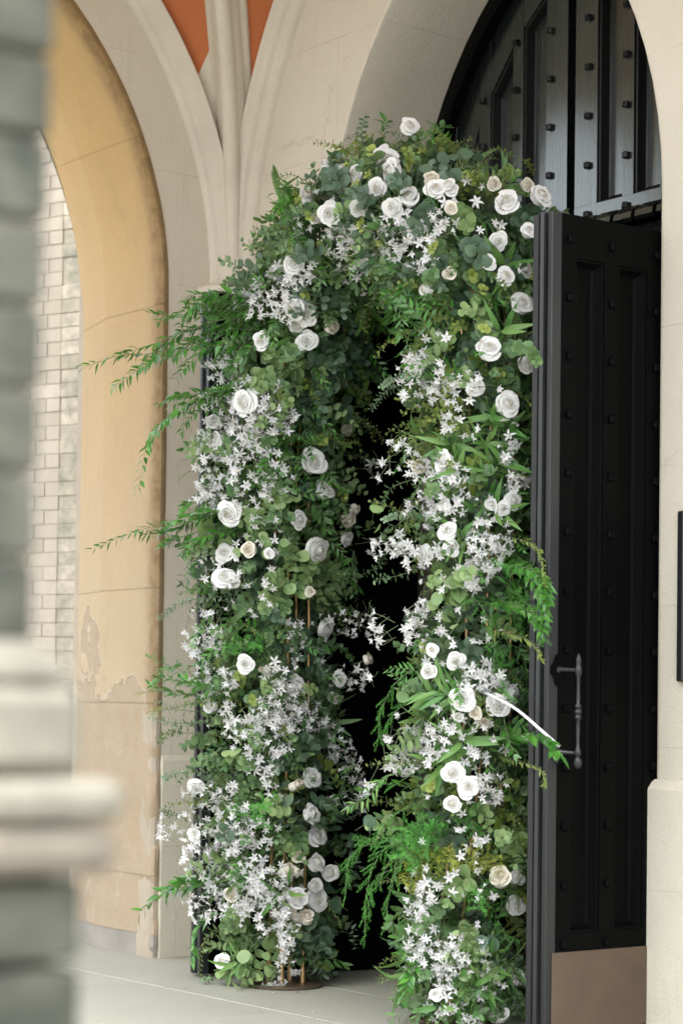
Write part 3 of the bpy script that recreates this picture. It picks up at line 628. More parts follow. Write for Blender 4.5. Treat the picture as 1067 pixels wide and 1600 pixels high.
# ------------------------------------------------------------------ DOOR LEAVES
def door_leaf(name, label, origin, mirror=False, rz=0.0, handle=True):
    """local frame: y runs from the free edge (0) to the hinge, outer face at x = 0 (or mirrored), z up"""
    root = empty(name, origin, rz); tag(root, label, 'door', 'pair of black church doors')
    sx = -1 if mirror else 1
    H, L, T = 2.607, 0.90, 0.092
    def B(mb, nm, mat, **k):
        if sx < 0:
            mb.v = [(-x, y, z) for x, y, z in mb.v]; mb.f = [f[::-1] for f in mb.f]
        return mb.build(nm, mat, root, **k)
    # moulded free edge
    m = MB(); prof = [(0, .040), (0, .003), (-.004, 0.0), (-.020, .001), (-.023, .012), (-.030, .013), (-.033, -.006), (-.044, -.010), (-.052, -.006), (-.055, .016), (-.063, .017), (-.066, .002), (-.089, .001), (-T, .004), (-T, .040)]
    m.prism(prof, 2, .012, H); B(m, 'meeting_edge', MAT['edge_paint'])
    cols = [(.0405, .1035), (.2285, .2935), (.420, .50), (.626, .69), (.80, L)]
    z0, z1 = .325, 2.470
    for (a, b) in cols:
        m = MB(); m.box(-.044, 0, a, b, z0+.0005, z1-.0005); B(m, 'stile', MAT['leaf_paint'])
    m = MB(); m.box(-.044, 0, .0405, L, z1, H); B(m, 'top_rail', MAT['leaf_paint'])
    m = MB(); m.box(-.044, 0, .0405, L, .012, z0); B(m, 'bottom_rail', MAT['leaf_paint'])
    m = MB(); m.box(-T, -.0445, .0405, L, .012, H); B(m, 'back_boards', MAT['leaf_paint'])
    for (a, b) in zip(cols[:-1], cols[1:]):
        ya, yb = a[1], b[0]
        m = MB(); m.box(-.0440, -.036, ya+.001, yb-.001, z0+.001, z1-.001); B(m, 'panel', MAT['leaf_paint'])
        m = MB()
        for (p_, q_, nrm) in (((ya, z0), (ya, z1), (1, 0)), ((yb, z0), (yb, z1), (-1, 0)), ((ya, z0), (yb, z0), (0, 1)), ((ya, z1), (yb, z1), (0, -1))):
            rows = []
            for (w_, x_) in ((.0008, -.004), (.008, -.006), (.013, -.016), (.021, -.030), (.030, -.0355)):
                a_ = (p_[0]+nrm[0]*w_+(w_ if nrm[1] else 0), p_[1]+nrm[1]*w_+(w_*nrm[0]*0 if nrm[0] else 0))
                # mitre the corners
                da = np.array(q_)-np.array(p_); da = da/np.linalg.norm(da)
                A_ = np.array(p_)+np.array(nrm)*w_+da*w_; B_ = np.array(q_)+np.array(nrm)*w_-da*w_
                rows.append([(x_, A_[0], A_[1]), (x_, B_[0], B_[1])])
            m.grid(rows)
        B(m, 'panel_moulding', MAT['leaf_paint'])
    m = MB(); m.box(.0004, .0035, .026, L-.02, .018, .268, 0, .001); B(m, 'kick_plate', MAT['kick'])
    for yc in (.0755, .262, .462, .658):
        for k in range(13):
            z = 2.525-.1862*k
            if handle and yc < .1 and abs(z-1.19) < .02: pass
            o = link_obj('stud', stud_leaf_me, root); o.location = (sx*.0005, yc, z); o.rotation_euler = (RNG.uniform(-.15, .15), RNG.uniform(-.1, .1), (math.pi/2 if sx > 0 else -math.pi/2)+RNG.uniform(-.1, .1))
    if handle:
        hx, hy = .062, .072
        h = MB()
        h.lathe([(.001, .345), (.006, .338), (.0085, .328), (.0095, .318), (.007, .308), (.010, .303), (.0115, .292), (.010, .280), (.006, .272), (.0052, .240), (.0065, .205), (.0055, .188), (.010, .183), (.0105, .176), (.007, .171), (.0115, .166), (.0115, .158), (.007, .153), (.0105, .148), (.010, .141), (.0055, .136), (.0065, .115), (.0052, .07), (.007, .046), (.010, .040), (.010, .028), (.006, .022), (.011, .014), (.0135, .003), (.011, -.010), (.004, -.016), (.001, -.018)], (hx, hy, .862), 14)
        hb = h.build('handle', MAT['iron'], root, angle=50)
        for zz, pl in ((1.155, True), (.895, False)):
            g = MB(); g.tube([(.0, hy-.030, zz), (.012, hy-.026, zz+.002), (.03, hy-.014, zz+.001), (.048, hy-.004, zz), (hx, hy, zz)], [.013, .008, .0062, .0062, .0075], 8)
            g.build('handle_bracket', MAT['iron'], hb)
            g = MB(); s_ = .042 if pl else .028
            ring = [(hy-.034+s_*.62*math.sin(a)*(1+.22*math.cos(4*a)), zz+s_*math.cos(a)*(1+.22*math.cos(4*a))) for a in np.linspace(0, 2*math.pi, 25)[:-1]]
            ring = [(max(y, .010), z) for y, z in ring]
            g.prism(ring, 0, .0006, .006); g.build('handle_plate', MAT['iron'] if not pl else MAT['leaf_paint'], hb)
    return root
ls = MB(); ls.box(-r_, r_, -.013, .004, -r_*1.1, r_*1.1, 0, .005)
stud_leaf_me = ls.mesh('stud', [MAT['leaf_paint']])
# studs face +x on the outer face: rotate their -y axis to +x
leafR = door_leaf('church_door', 'tall black studded door standing open with long iron pull handle', (.935, -.4685, 0.0))
leafL = door_leaf('church_door', 'black door folded back behind the left side of the flowers', (-.995, -.520, 0.0), mirror=True, rz=-math.radians(13), handle=False)

# ------------------------------------------------------------------ NOTICE BOARD (only its edge is in the picture)
nb = empty('notice_board', (1.25, -.001, 1.40)); tag(nb, 'black edged notice board on the cream wall right of the door', 'sign')
m = MB(); m.box(-.17, .17, -.012, 0, -.25, .25); m.build('board', MAT['board'], nb)
m = MB()
for b_ in ((-.197, -.168, -.275, .275), (.168, .197, -.275, .275), (-.168, .168, -.275, -.248), (-.168, .168, .248, .275)): m.box(b_[0], b_[1], -.022, 0, b_[2], b_[3], 0, .004)
m.build('frame', MAT['board'], nb)

# ------------------------------------------------------------------ BRICK BUTTRESS OUTSIDE, SEEN THROUGH THE ARCH
U = np.array([.94, .34]); U /= np.linalg.norm(U); NV = np.array([U[1], -U[0]])
bc = np.array([-3.125, .09])
but = empty('brick_buttress', (bc[0], bc[1], 0), math.atan2(U[1], U[0])); tag(but, 'pale and weathered brick buttress seen outside through the ochre arch', 'buttress')
m = MB(); m.box(-.50, 0.0, -.0015, .9, 0, 5.2); m.box(0.0, .5, .0015, .9, 0, 5.2); m.build('brick_backing', MAT['pale_mortar'], but)
def brick_me():
    out = []
    for L in (.085, .115, .15, .19):
        b = MB(); b.box(0, L, -.005, .02, 0, .0645, 0, .002); out.append((L, b.mesh('brick', [MAT['brickA']]), ))
    res = []
    for L, me in out:
        me2 = me.copy(); me2.materials.clear(); me2.materials.append(MAT['brickB']); res.append((L, me, me2))
    return res
BM = brick_me()
z = 1.135; row = 0
while z < 4.6:
    for face, (xa, xb, y0) in enumerate(((-.34, -.0005, 0.0), (.0005, .30, .003))):
        x = xb if face == 0 else xa
        if face == 0:
            x = xb
            while x > xa:
                L, mA, mB_ = BM[(0 if (row % 2 and x == xb) else RNG.choice((1, 2, 2, 3)))]
                o = link_obj('brick', mA, but); o.location = (x-L+.002, y0-RNG.uniform(0, .004), z); x -= L+.0035
        else:
            while x < xb:
                L, mA, mB_ = BM[(1 if (row % 2 and x == xa) else RNG.choice((1, 2, 3, 3)))]
                o = link_obj('brick', mB_, but); o.location = (x, y0-RNG.uniform(-.003, .005), z); x += L+.0035
    z += .0675; row += 1
m = MB(); m.prism([(.05, 1.05), (-.045, 1.05), (-.06, 1.065), (-.06, 1.095), (-.03, 1.118), (.0, 1.128), (.05, 1.13)], 0, -.50, .5); m.build('string_course', MAT['paleblock'], but)
for k, (za, zb) in enumerate(((0.0, .32), (.325, .66), (.665, .86), (.865, 1.048))):
    for xa, xb in ((-.5, -.05), (-.046, .5)):
        m = MB(); m.box(xa, xb, -.03, .03, za, zb, 0, .006); m.build('base_stone', MAT['paleblock'], but)

# ------------------------------------------------------------------ NEAR STONE PIER, OUT OF FOCUS ON THE LEFT
pier = empty('gate_pier', (4.05, -4.47, 0)); tag(pier, 'blurred mossy brick and stone pier close up at the left edge', 'pier')
EX, EY = 4.3405-4.05, -4.1925+4.47      # its corner in the local frame
def pier_block(name, z0, z1, e, mat, bev=.004, e2=None):
    mb = MB(); mb.box(-.32, EX+e, -.32, EY+e, z0, z1, 0, bev); return mb.build(name, mat, pier)
pb_ = MB(); pb_.box(-.31, EX-.012, -.31, EY-.012, 0, 2.6); pb_.build('mortar_core', MAT['greybase'], pier)
def taper(z): return .007*(z-1.40)/.56
z = 1.092; k = 0
while z < 2.5:
    h = .074; o = (.16 if k % 2 else .0)
    e = max(-.02, taper(min(z, 1.7)))
    # header and stretcher faces on the two sides that meet at the corner
    m = MB(); m.box(EX-.11-o*.5, EX+e, EY-.105, EY+e, z, z+h-.0045, 0, .005); m.build('brick', MAT['brickC'], pier)
    m = MB(); m.box(-.32, EX-.117-o*.5, EY-.105, EY+e-.002, z, z+h-.0045, 0, .005); m.build('brick', MAT['brickC'], pier)
    m = MB(); m.box(EX-.11, EX+e-.002, -.32, EY-.112, z, z+h-.0045, 0, .005); m.build('brick', MAT['brickC'], pier)
    z += h; k += 1
m = MB()
rows = []
for (e, zz) in ((-.006, 1.094), (.010, 1.080), (.018, 1.066), (.018, 1.060), (.006, 1.052)):
    rows.append([(-.33, EY+e, zz), (EX+e, EY+e, zz), (EX+e, -.33, zz)])
m.grid(rows); m.build('weathering_course', MAT['paleblock'], pier, smooth=False)
pier_block('stone_block', .978, 1.053, .030, MAT['paleblock'], .012)
m = MB(); m.box(EX-.075, EX+.058, EY-.075, EY+.058, .938, .974, 0, .01); m.build('stone_block', MAT['paleblock'], pier)
m = MB(); m.box(-.32, EX-.077, -.32, EY+.044, .938, .974, 0, .008); m.build('stone_block', MAT['warmblock'], pier)
pier_block('stone_block', .893, .934, .054, MAT['warmblock'], .012)
z = .818
while z > .0:
    h = .072; m = MB(); m.box(-.32, EX+.030, -.32, EY+.030, z, z+h-.004, 0, .005); m.build('brick', MAT['brickC'], pier); z -= h+.003

# ------------------------------------------------------------------ FLOWER ARCH: prototypes
def nrmz(v): v = np.asarray(v, float); return v/(np.linalg.norm(v)+1e-9)
class G:
    """light geometry: vertices, faces, material index per face; mats is the material list"""
    def __init__(s, mats): s.mats = mats; s.v = []; s.f = []; s.m = []
    def add(s, vs, fs, mi):
        b = len(s.v); s.v += [tuple(v) for v in vs]; s.f += [tuple(b+i for i in f) for f in fs]; s.m += [mi]*len(fs)
    def freeze(s): s.V = np.array(s.v, float); return s
    def mesh(s, name):
        me = bpy.data.meshes.new(name); me.from_pydata(s.v, [], s.f)
        for mm in s.mats: me.materials.append(MAT[mm])
        me.polygons.foreach_set('material_index', s.m); me.polygons.foreach_set('use_smooth', [True]*len(s.f)); me.update(); return me

def frame(y, z):
    """rotation whose columns are x, y, z with y along the leaf and z near the wanted normal"""
    y = nrmz(y); z = np.asarray(z, float); z = z-y*(y@z)
    if np.linalg.norm(z) < 1e-4: z = np.cross(y, [1, .3, .2])
    z = nrmz(z); return np.stack([np.cross(y, z), y, z], 1)

def leaf(g, at, y, z, L, W, shape='round', fold=.15, curl=.2, mi=0, stalk=.0):
    prof = {'round': (.55, .96, 1.0, .70), 'oval': (.62, 1.0, .86, .45), 'lance': (.75, 1.0, .72, .34), 'tip': (.8, 1.0, .62, .22)}[shape]
    ts = (.14, .38, .64, .87)
    R = frame(y, z); pts = [(0, stalk, 0)]
    for t, p in zip(ts, prof):
        wv = W*.5*p; zc = -curl*L*t*t; 
        pts += [(-wv, stalk+L*t, zc+fold*wv), (0, stalk+L*t, zc), (wv, stalk+L*t, zc+fold*wv)]
    pts.append((0, stalk+L, -curl*L))
    vs = np.array(pts)@R.T+np.asarray(at)
    fs = [(0, 2, 1), (0, 3, 2)]
    for i in range(3):
        b = 1+3*i; fs += [(b, b+1, b+4, b+3), (b+1, b+2, b+5, b+4)]
    fs += [(10, 11, 13), (11, 12, 13)]
    g.add(vs, fs, mi)

def stem(g, pts, r0, r1, mi):
    n = len(pts); pts = [np.asarray(p, float) for p in pts]; vs = []
    for i, p in enumerate(pts):
        t = nrmz(pts[min(i+1, n-1)]-pts[max(0, i-1)]); R = frame(t, [.3, .5, .8]); r = r0+(r1-r0)*i/max(1, n-1)
        for k in range(3):
            a = 2.094*k; vs.append(p+R@np.array([r*math.cos(a), 0, r*math.sin(a)]))
    fs = [(i*3+k, i*3+(k+1) % 3, i*3+3+(k+1) % 3, i*3+3+k) for i in range(n-1) for k in range(3)]
    g.add(vs, fs, mi)

def curve(L, bend, n, rng):
    """points of a drooping stem along +z bending towards +x"""
    ax = rng.uniform(-.3, .3); pts = []; p = np.zeros(3); a = 0.0
    for i in range(n+1):
        pts.append(p.copy()); a = bend*(i/n); p = p+np.array([math.sin(a), math.sin(a)*ax, math.cos(a)])*L/n
    return pts

def along(pts, t):
    k = t*(len(pts)-1); i = min(int(k), len(pts)-2); f = k-i
    return pts[i]*(1-f)+pts[i+1]*f, nrmz(pts[i+1]-pts[i])

def side_dir(t, ang):
    R = frame(t, [.35, .2, .9]); return R@np.array([math.cos(ang), 0, math.sin(ang)])

def sprig_round(rng, mats=('stem', 'euc'), L=.17, n=8, d0=.042, d1=.020, bend=.9, shape='round', asp=1.0, open_=.9):
    g = G(list(mats)); pts = curve(L, bend*rng.uniform(.6, 1.3), 6, rng); stem(g, pts, .0017, .0008, 0); a0 = rng.uniform(0, 6.28)
    for i in range(n):
        t = .12+.88*i/(n-1); p, tg = along(pts, min(t, .999)); d = d0+(d1-d0)*t
        for s in (0, 1):
            a = a0+i*1.57+s*math.pi+rng.uniform(-.3, .3); sd_ = side_dir(tg, a); y = nrmz(sd_*open_+tg*rng.uniform(.25, .8)); z = nrmz(tg*1.0-sd_*.35+np.array([rng.uniform(-.3, .3) for _ in range(3)]))
            leaf(g, p, y, z, d*rng.uniform(.82, 1.12)*asp, d*rng.uniform(.85, 1.1), shape, rng.uniform(-.1, .5), rng.uniform(-.2, .5), 1, .004)
    leaf(g, pts[-1], nrmz(pts[-1]-pts[-2]), [1, 0, .2], d1, d1*.7, shape, .2, .1, 1)
    return g.freeze()
def sprig_rosette(rng):
    g = G(['stem', 'euc', 'euc_dark', 'lime']); pts = curve(.09, .4, 4, rng); stem(g, pts, .0018, .001, 0); a0 = rng.uniform(0, 6.28)
    for i, (d, t, mi, op) in enumerate(((.048, .25, 2, 1.3), (.045, .45, 1, 1.2), (.038, .65, 1, 1.0), (.028, .82, 3, .8), (.020, .93, 3, .55), (.012, .99, 3, .3))):
        p, tg = along(pts, t)
        for s in (0, 1):
            sd_ = side_dir(tg, a0+i*1.57+s*math.pi+rng.uniform(-.2, .2))
            leaf(g, p, nrmz(sd_*op+tg*.45), nrmz(tg-sd_*.3), d*rng.uniform(.9, 1.1), d*rng.uniform(.9, 1.1), 'round', .25, .12, mi, .003)
    return g.freeze()
def sprig_alt(rng, mats=('stem', 'ruscus'), L=.22, n=15, ll=.048, w=.015, bend=1.0, shape='tip', open_=.8, flat=.6, r=.0016):
    g = G(list(mats)); pts = curve(L, bend*rng.uniform(.6, 1.3), 7, rng); stem(g, pts, r, r*.5, 0)
    for i in range(n):
        t = .08+.92*i/(n-1); p, tg = along(pts, min(.999, t)); base = 0 if i % 2 else math.pi
        a = base+rng.uniform(-1, 1)*(1-flat)*1.6; sd_ = side_dir(tg, a)
        y = nrmz(sd_*open_*(1-.35*t)+tg*rng.uniform(.5, .95)); z = nrmz(side_dir(tg, a+1.57)+np.array([rng.uniform(-.5, .5) for _ in range(3)]))
        s_ = 1-.35*t; leaf(g, p, y, z, ll*s_*rng.uniform(.8, 1.15), w*(1-.2*t)*rng.uniform(.85, 1.15), shape, rng.uniform(.1, .35), rng.uniform(-.1, .3), 1, .002)
    leaf(g, pts[-1], nrmz(pts[-1]-pts[-2]), [1, 0, .2], ll*.7, w*.7, shape, .2, .1, 1)
    return g.freeze()
def sprig_baby(rng, L=.20):
    g = G(['stem', 'baby']); pts = curve(L, rng.uniform(.5, .9), 7, rng); stem(g, pts, .0016, .0008, 0); n = 22
    for i in range(n):
        t = .05+.95*i/(n-1); p, tg = along(pts, min(.999, t)); d = .024*(1-.45*t)
        for s in (0, 1):
            sd_ = side_dir(tg, i*1.57+s*math.pi+rng.uniform(-.2, .2)); leaf(g, p, nrmz(sd_+tg*.15), nrmz(tg-sd_*.1), d, d*.85, 'round', .25, .1, 1)
    return g.freeze()
def sprig_fern(rng, mat='fern', L=.24, n=16):
    """plume: side twigs carrying bunches of short needles"""
    g = G(['stem', mat]); pts = curve(L, rng.uniform(.5, 1.2), 8, rng); stem(g, pts, .0014, .0006, 0)
    for i in range(n):
        t = .12+.86*i/(n-1); p, tg = along(pts, min(.999, t)); sd_ = side_dir(tg, (0 if i % 2 else math.pi)+rng.uniform(-.5, .5)); l = .075*(1-.7*t)+.012
        d = nrmz(sd_+tg*.7); q = [p+d*l*k/3+np.array([0, 0, -.006*(k/3)**2]) for k in range(4)]; stem(g, q, .0008, .0004, 1)
        m_ = max(3, int(l/.0055))
        for k in range(m_):
            c, t2 = along(q, min(.999, (k+.5)/m_))
            for s in range(3):
                e = nrmz(side_dir(t2, rng.uniform(0, 6.28))+t2*rng.uniform(.3, .9)); nl = rng.uniform(.009, .015); x = np.cross(e, [.2, .4, .9]); x = nrmz(x)*.0011
                g.add([c-x, c+x, c+e*nl], [(0, 1, 2)], 1)
    return g.freeze()
def sprig_lance(rng):
    g = G(['stem', 'lance']); pts = curve(.10, .5, 4, rng); stem(g, pts, .002, .001, 0)
    for i in range(8):
        t = .1+.9*i/7; p, tg = along(pts, min(.999, t)); sd_ = side_dir(tg, i*2.4+rng.uniform(-.4, .4))
        leaf(g, p, nrmz(sd_*.75+tg*.7), nrmz(tg-sd_*.4), rng.uniform(.085, .135), rng.uniform(.017, .026), 'lance', .25, rng.uniform(.1, .5), 1, .004)
    return g.freeze()

PROTO = {
 'euc': [sprig_round(RNG) for _ in range(5)],
 'euc_dark': [sprig_round(RNG, ('twig', 'euc_dark'), .16, 7, .052, .03) for _ in range(4)],
 'euc_light': [sprig_round(RNG, ('stem', 'euc_light'), .15, 7, .050, .026) for _ in range(4)],
 'small': [sprig_round(RNG, ('twig', 'olive'), .19, 12, .024, .012, 1.1, 'oval', 1.15) for _ in range(4)],
 'small_blue': [sprig_round(RNG, ('stem', 'euc'), .17, 10, .028, .014, 1.0, 'round', 1.05) for _ in range(4)],
 'rosette': [sprig_rosette(RNG) for _ in range(5)],
 'ruscus': [sprig_alt(RNG) for _ in range(5)],
 'fine': [sprig_alt(RNG, ('twig', 'olive'), .16, 18, .024, .007, 1.0, 'tip', .7, .2) for _ in range(3)],
 'baby': [sprig_baby(RNG) for _ in range(3)],
 'fern': [sprig_fern(RNG) for _ in range(4)],
 'fern_gold': [sprig_fern(RNG, 'fern_gold', .18, 13) for _ in range(3)],
 'lance': [sprig_lance(RNG) for _ in range(4)],
 'broad': [sprig_alt(RNG, ('stem', 'broad'), .15, 9, .058, .027, .9, 'oval', .9, .3, .0018) for _ in range(4)],
}
PNAME = {'euc': 'eucalyptus_sprig', 'euc_dark': 'blue_eucalyptus_sprig', 'euc_light': 'pale_eucalyptus_sprig', 'small': 'olive_sprig', 'small_blue': 'small_leaf_sprig', 'rosette': 'leaf_rosette', 'ruscus': 'ruscus_sprig', 'fine': 'fine_leaf_twig', 'baby': 'baby_eucalyptus_sprig', 'fern': 'fern_plume', 'fern_gold': 'yellow_fern_plume', 'lance': 'long_leaf_sprig', 'broad': 'broad_leaf_sprig'}

def rose_proto(rng, kind='open', mats=('petal', 'petal_in', 'olive')):
    g = G(list(mats))
    def petal(phi, wd, r0, r1, h, flare, mi, tilt=0.0, nu=6, nv=5):
        rows = []
        ph = rng.uniform(0, 6.28)
        for j in range(nv+1):
            v = j/nv; row = []
            for i in range(nu+1):
                u = -1+2*i/nu; vv = v*(1-.16*abs(u)**2.2)
                r = r0+(r1-r0)*math.sin(vv*1.45)+flare*max(0, vv-.62)**1.4*3.0
                zz = h*(math.sin(min(1.57, vv*1.5))**1.0)-flare*max(0, vv-.72)*1.25
                a = phi+u*wd*(.42+.58*math.sin(min(1.57, vv*2.2)))
                r *= 1+.05*u*(1 if tilt >= 0 else -1)+.03*math.sin(5*u+ph)*vv
                zz += .0016*math.sin(6*u+ph)*vv+.0012*math.sin(11*u+2*ph)*vv
                row.append((r*math.cos(a), r*math.sin(a), zz))
            rows.append(row)
        k = nu+1; g.add([p for r in rows for p in r], [(j*k+i, j*k+i+1, (j+1)*k+i+1, (j+1)*k+i) for j in range(nv) for i in range(nu)], mi)
    def spet(phi, wd, r1, h, dep, lean, flare, mi, nu=6, nv=5):
        """one petal of the spiral: only its upper part shows, rim leaning in (heart) or rolled out (guard petals)"""
        rows = []; ph = rng.uniform(0, 6.28); rb = r1*(.86 if dep < .02 else .35)
        for j in range(nv+1):
            v = j/nv; row = []
            for i in range(nu+1):
                u = -1+2*i/nu; vv = v*(1-.22*abs(u)**2.6)
                r = rb+(r1-rb)*math.sin(min(1.57, vv*1.9))-lean*r1*max(0, vv-.35)**1.3
                e = max(0, vv-.60)/.40; r += flare*e**1.5; zz = h-dep*(1-math.sin(min(1.57, vv*1.65)))-flare*.55*e**2.0
                a = phi+u*wd*(.6+.4*math.sin(min(1.57, vv*2.4)))
                r *= 1+.06*u+.03*math.sin(3.2*u+ph)*vv; zz += (.0014*math.sin(3.6*u+ph)+.0006*math.sin(8*u+2*ph))*vv*min(1, r1/.018)
                row.append((r*math.cos(a), r*math.sin(a), zz))
            rows.append(row)
        k = nu+1; g.add([p for r in rows for p in r], [(j*k+i, j*k+i+1, (j+1)*k+i+1, (j+1)*k+i) for j in range(nv) for i in range(nu)], mi)
    cnt = {'bud': 5, 'half': 10, 'full': 16, 'open': 20}[kind]; fmax = (cnt-1)/19.0; rmax = .0045+.0245*fmax
    for i in range(cnt):
        f = i/19.0; r1 = (.0045+.0245*f**1.05)*rng.uniform(.96, 1.05); guard = i >= cnt-6
        h = .0365-.0105*f**1.7+rng.uniform(-.0010, .0010)
        spet(i*2.39996+rng.uniform(-.25, .25), 1.65-.85*f, r1, h, .026 if guard else .0085, .45*(1-f)**2.0, .0135*max(0, f-.25) if kind != 'bud' else 0, 1 if f < .17 else 0)
    rows = []
    for j in range(6):
        q = j/5; rr_ = rmax*.97*math.sin(q*1.5708); zz_ = .004+(.0245 if kind != 'bud' else .020)*max(0.0, math.cos(q*1.5708))**.8; rows.append([(rr_*math.cos(k*.6283), rr_*math.sin(k*.6283), zz_) for k in range(11)])
    g.add([p for r in rows for p in r], [(j*11+i, j*11+i+1, (j+1)*11+i+1, (j+1)*11+i) for j in range(5) for i in range(10)], 0)
    for i in range(5):
        a = i*1.257; leaf(g, (0, 0, .001), (math.cos(a), math.sin(a), -.2), (0, 0, -1), .022, .007, 'tip', .1, .2, 2)
    stem(g, [(0, 0, 0.006), (0, 0, -.05)], .0022, .0022, 2)
    return g.freeze()
ROSES = {'w': [rose_proto(RNG, 'open') for _ in range(3)]+[rose_proto(RNG, 'full') for _ in range(2)], 'c': [rose_proto(RNG, 'full', ('cream', 'cream', 'olive')), rose_proto(RNG, 'open', ('petal', 'cream', 'olive'))], 'h': [rose_proto(RNG, 'half') for _ in range(2)], 'b': [rose_proto(RNG, 'bud', ('cream', 'cream', 'olive'))]}

def star_proto(rng):
    g = G(['star', 'stamen', 'stem']); n = rng.choice((5, 6, 6)); up_ = rng.choice((rng.uniform(.15, .7), rng.uniform(.5, 1.4), rng.uniform(1.2, 2.6))); a0 = rng.uniform(0, 6.28)
    for i in range(n):
        a = a0+i*2*math.pi/n+rng.uniform(-.15, .15); y = (math.cos(a), math.sin(a), up_+rng.uniform(-.2, .25)); R = frame(y, (0, 0, 1)); L = rng.uniform(.0165, .0215); wv = rng.uniform(.0031, .0043); c = rng.uniform(-.002, .014); dz_ = rng.uniform(-.001, .0015); tw_ = rng.uniform(-.003, .003)
        P = np.array([(-.0012, .001, 0), (.0012, .001, 0), (-wv, L*.50, .0018+dz_*.4), (0, L*.50, dz_), (wv, L*.50, .0018-dz_*.4), (-wv*.72, L*.84, -c*.45), (wv*.72, L*.84, -c*.3), (tw_, L, -c)])@R.T
        g.add(P, [(0, 1, 3, 2), (1, 4, 3), (2, 3, 5), (3, 4, 6), (3, 6, 5), (5, 6, 7)], 0)
    for i in range(3):
        a = rng.uniform(0, 6.28); d = np.array([.3*math.cos(a), .3*math.sin(a), 1]); x = np.array([.0008, 0, 0]); g.add([-x, x, d*.0075], [(0, 1, 2)], 1)
    stem(g, [(0, 0, 0), (rng.uniform(-.004, .004), rng.uniform(-.004, .004), -.022), (rng.uniform(-.012, .012), rng.uniform(-.012, .012), -.060)], .0009, .0009, 2)
    return g.freeze()
STARS = [star_proto(RNG) for _ in range(28)]

# ------------------------------------------------------------------ FLOWER ARCH: body the stems are pushed into
YS = 0.84      # the garland is deeper (in y) than wide
AP = np.array([(-.635, -.385, .10), (-.66, -.39, .6), (-.68, -.39, 1.2), (-.685, -.385, 1.75), (-.635, -.375, 2.15), (-.545, -.37, 2.45), (-.38, -.36, 2.66), (-.16, -.36, 2.775), (.07, -.36, 2.775), (.28, -.36, 2.70), (.44, -.355, 2.52), (.50, -.35, 2.25), (.50, -.35, 1.9), (.49, -.35, 1.3), (.47, -.38, .7), (.455, -.43, .05)])
AR = np.array([.150, .170, .170, .180, .190, .195, .20, .20, .20, .215, .205, .185, .170, .168, .160, .150])
_seg = []
for i in range(len(AP)-1):
    for f in np.linspace(0, 1, 8, endpoint=False): _seg.append((*(AP[i]*(1-f)+AP[i+1]*f), AR[i]*(1-f)+AR[i+1]*f))
_seg.append((*AP[-1], AR[-1])); SEG = np.array(_seg); SEGS = SEG[:, :3]*np.array([1, YS, 1])
def sdf(P):
    P = np.atleast_2d(P); d = P*np.array([1, YS, 1]); D = np.sqrt(((d[:, None, :]-SEGS[None])**2).sum(2))-SEG[None, :, 3]; return D.min(1)
def grad(p):
    e = .01; o = np.array([[e, 0, 0], [0, e, 0], [0, 0, e]]); q = np.concatenate([p+o, p-o]); s = sdf(q); return nrmz(s[:3]-s[3:])
TS = np.arange(6.3, 9.6, .02)
def project(P):
    d = np.asarray(P)-CAM_POS; z = d@FWD; return CXP+FPX*(d@RGT)/z, CYP-FPX*(d@UPV)/z, z
def surf(px, py):
    """nearest point of the garland's surface on the sight line through this spot of the photograph"""
    d = FWD+(px-CXP)/FPX*RGT+(CYP-py)/FPX*UPV; Q = CAM_POS+TS[:, None]*d; s = sdf(Q); k = np.where(s < 0)[0]
    i = k[0] if len(k) else int(s.argmin()); p = Q[i]; return p, grad(p), s[i]

arch = empty('flower_arch', (-.10, -.37, 0)); tag(arch, 'tall white and green floral arch of roses and trailing eucalyptus framing the open doorway', 'flower arch')
A_IN = Matrix.Translation((.10, .37, 0))
def abuild(mb, name, mat, **k):
    o = mb.build(name, mat, arch, **k); o.matrix_parent_inverse = A_IN; return o
# brass frame: four slim poles a side on a round plate, bent over the top
for side_, (bx, by) in enumerate(((-.545, -.40), (.455, -.44))):
    m = MB(); m.lathe([(.0, 0.001), (.140, .001), (.1425, .004), (.1425, .009), (.139, .012), (.0, .012)], (bx, by, 0), 40); abuild(m, 'base_plate', MAT['bronze'], angle=40)
for dx, dy in ((.03, .06), (-.045, -.04), (.05, -.05), (-.05, .06)):
    pts = [(-.545+dx, -.40+dy, .01), (-.60+dx, -.35+dy, 1.0), (-.625+dx, -.345+dy, 1.9), (-.53+dx, -.38+dy, 2.3), (-.38+dx*.6, -.36+dy, 2.58), (-.1, -.36+dy, 2.72+dx*.6), (.2-dx*.4, -.36+dy, 2.64), (.43-dx, -.33+dy, 2.4), (.47-dx, -.31+dy, 2.0), (.46-dx, -.31+dy, 1.0), (.455-dx, -.44+dy, .01)]
    m = MB(); m.tube(pts, .0062, 8); abuild(m, 'brass_pole', MAT['brass'], smooth=True)
    for s_ in (0, -1):
        m = MB(); p = pts[s_]; m.tube([(p[0], p[1], .012), (p[0], p[1], .155)], .0092, 10); abuild(m, 'pole_socket', MAT['brass'], angle=40)

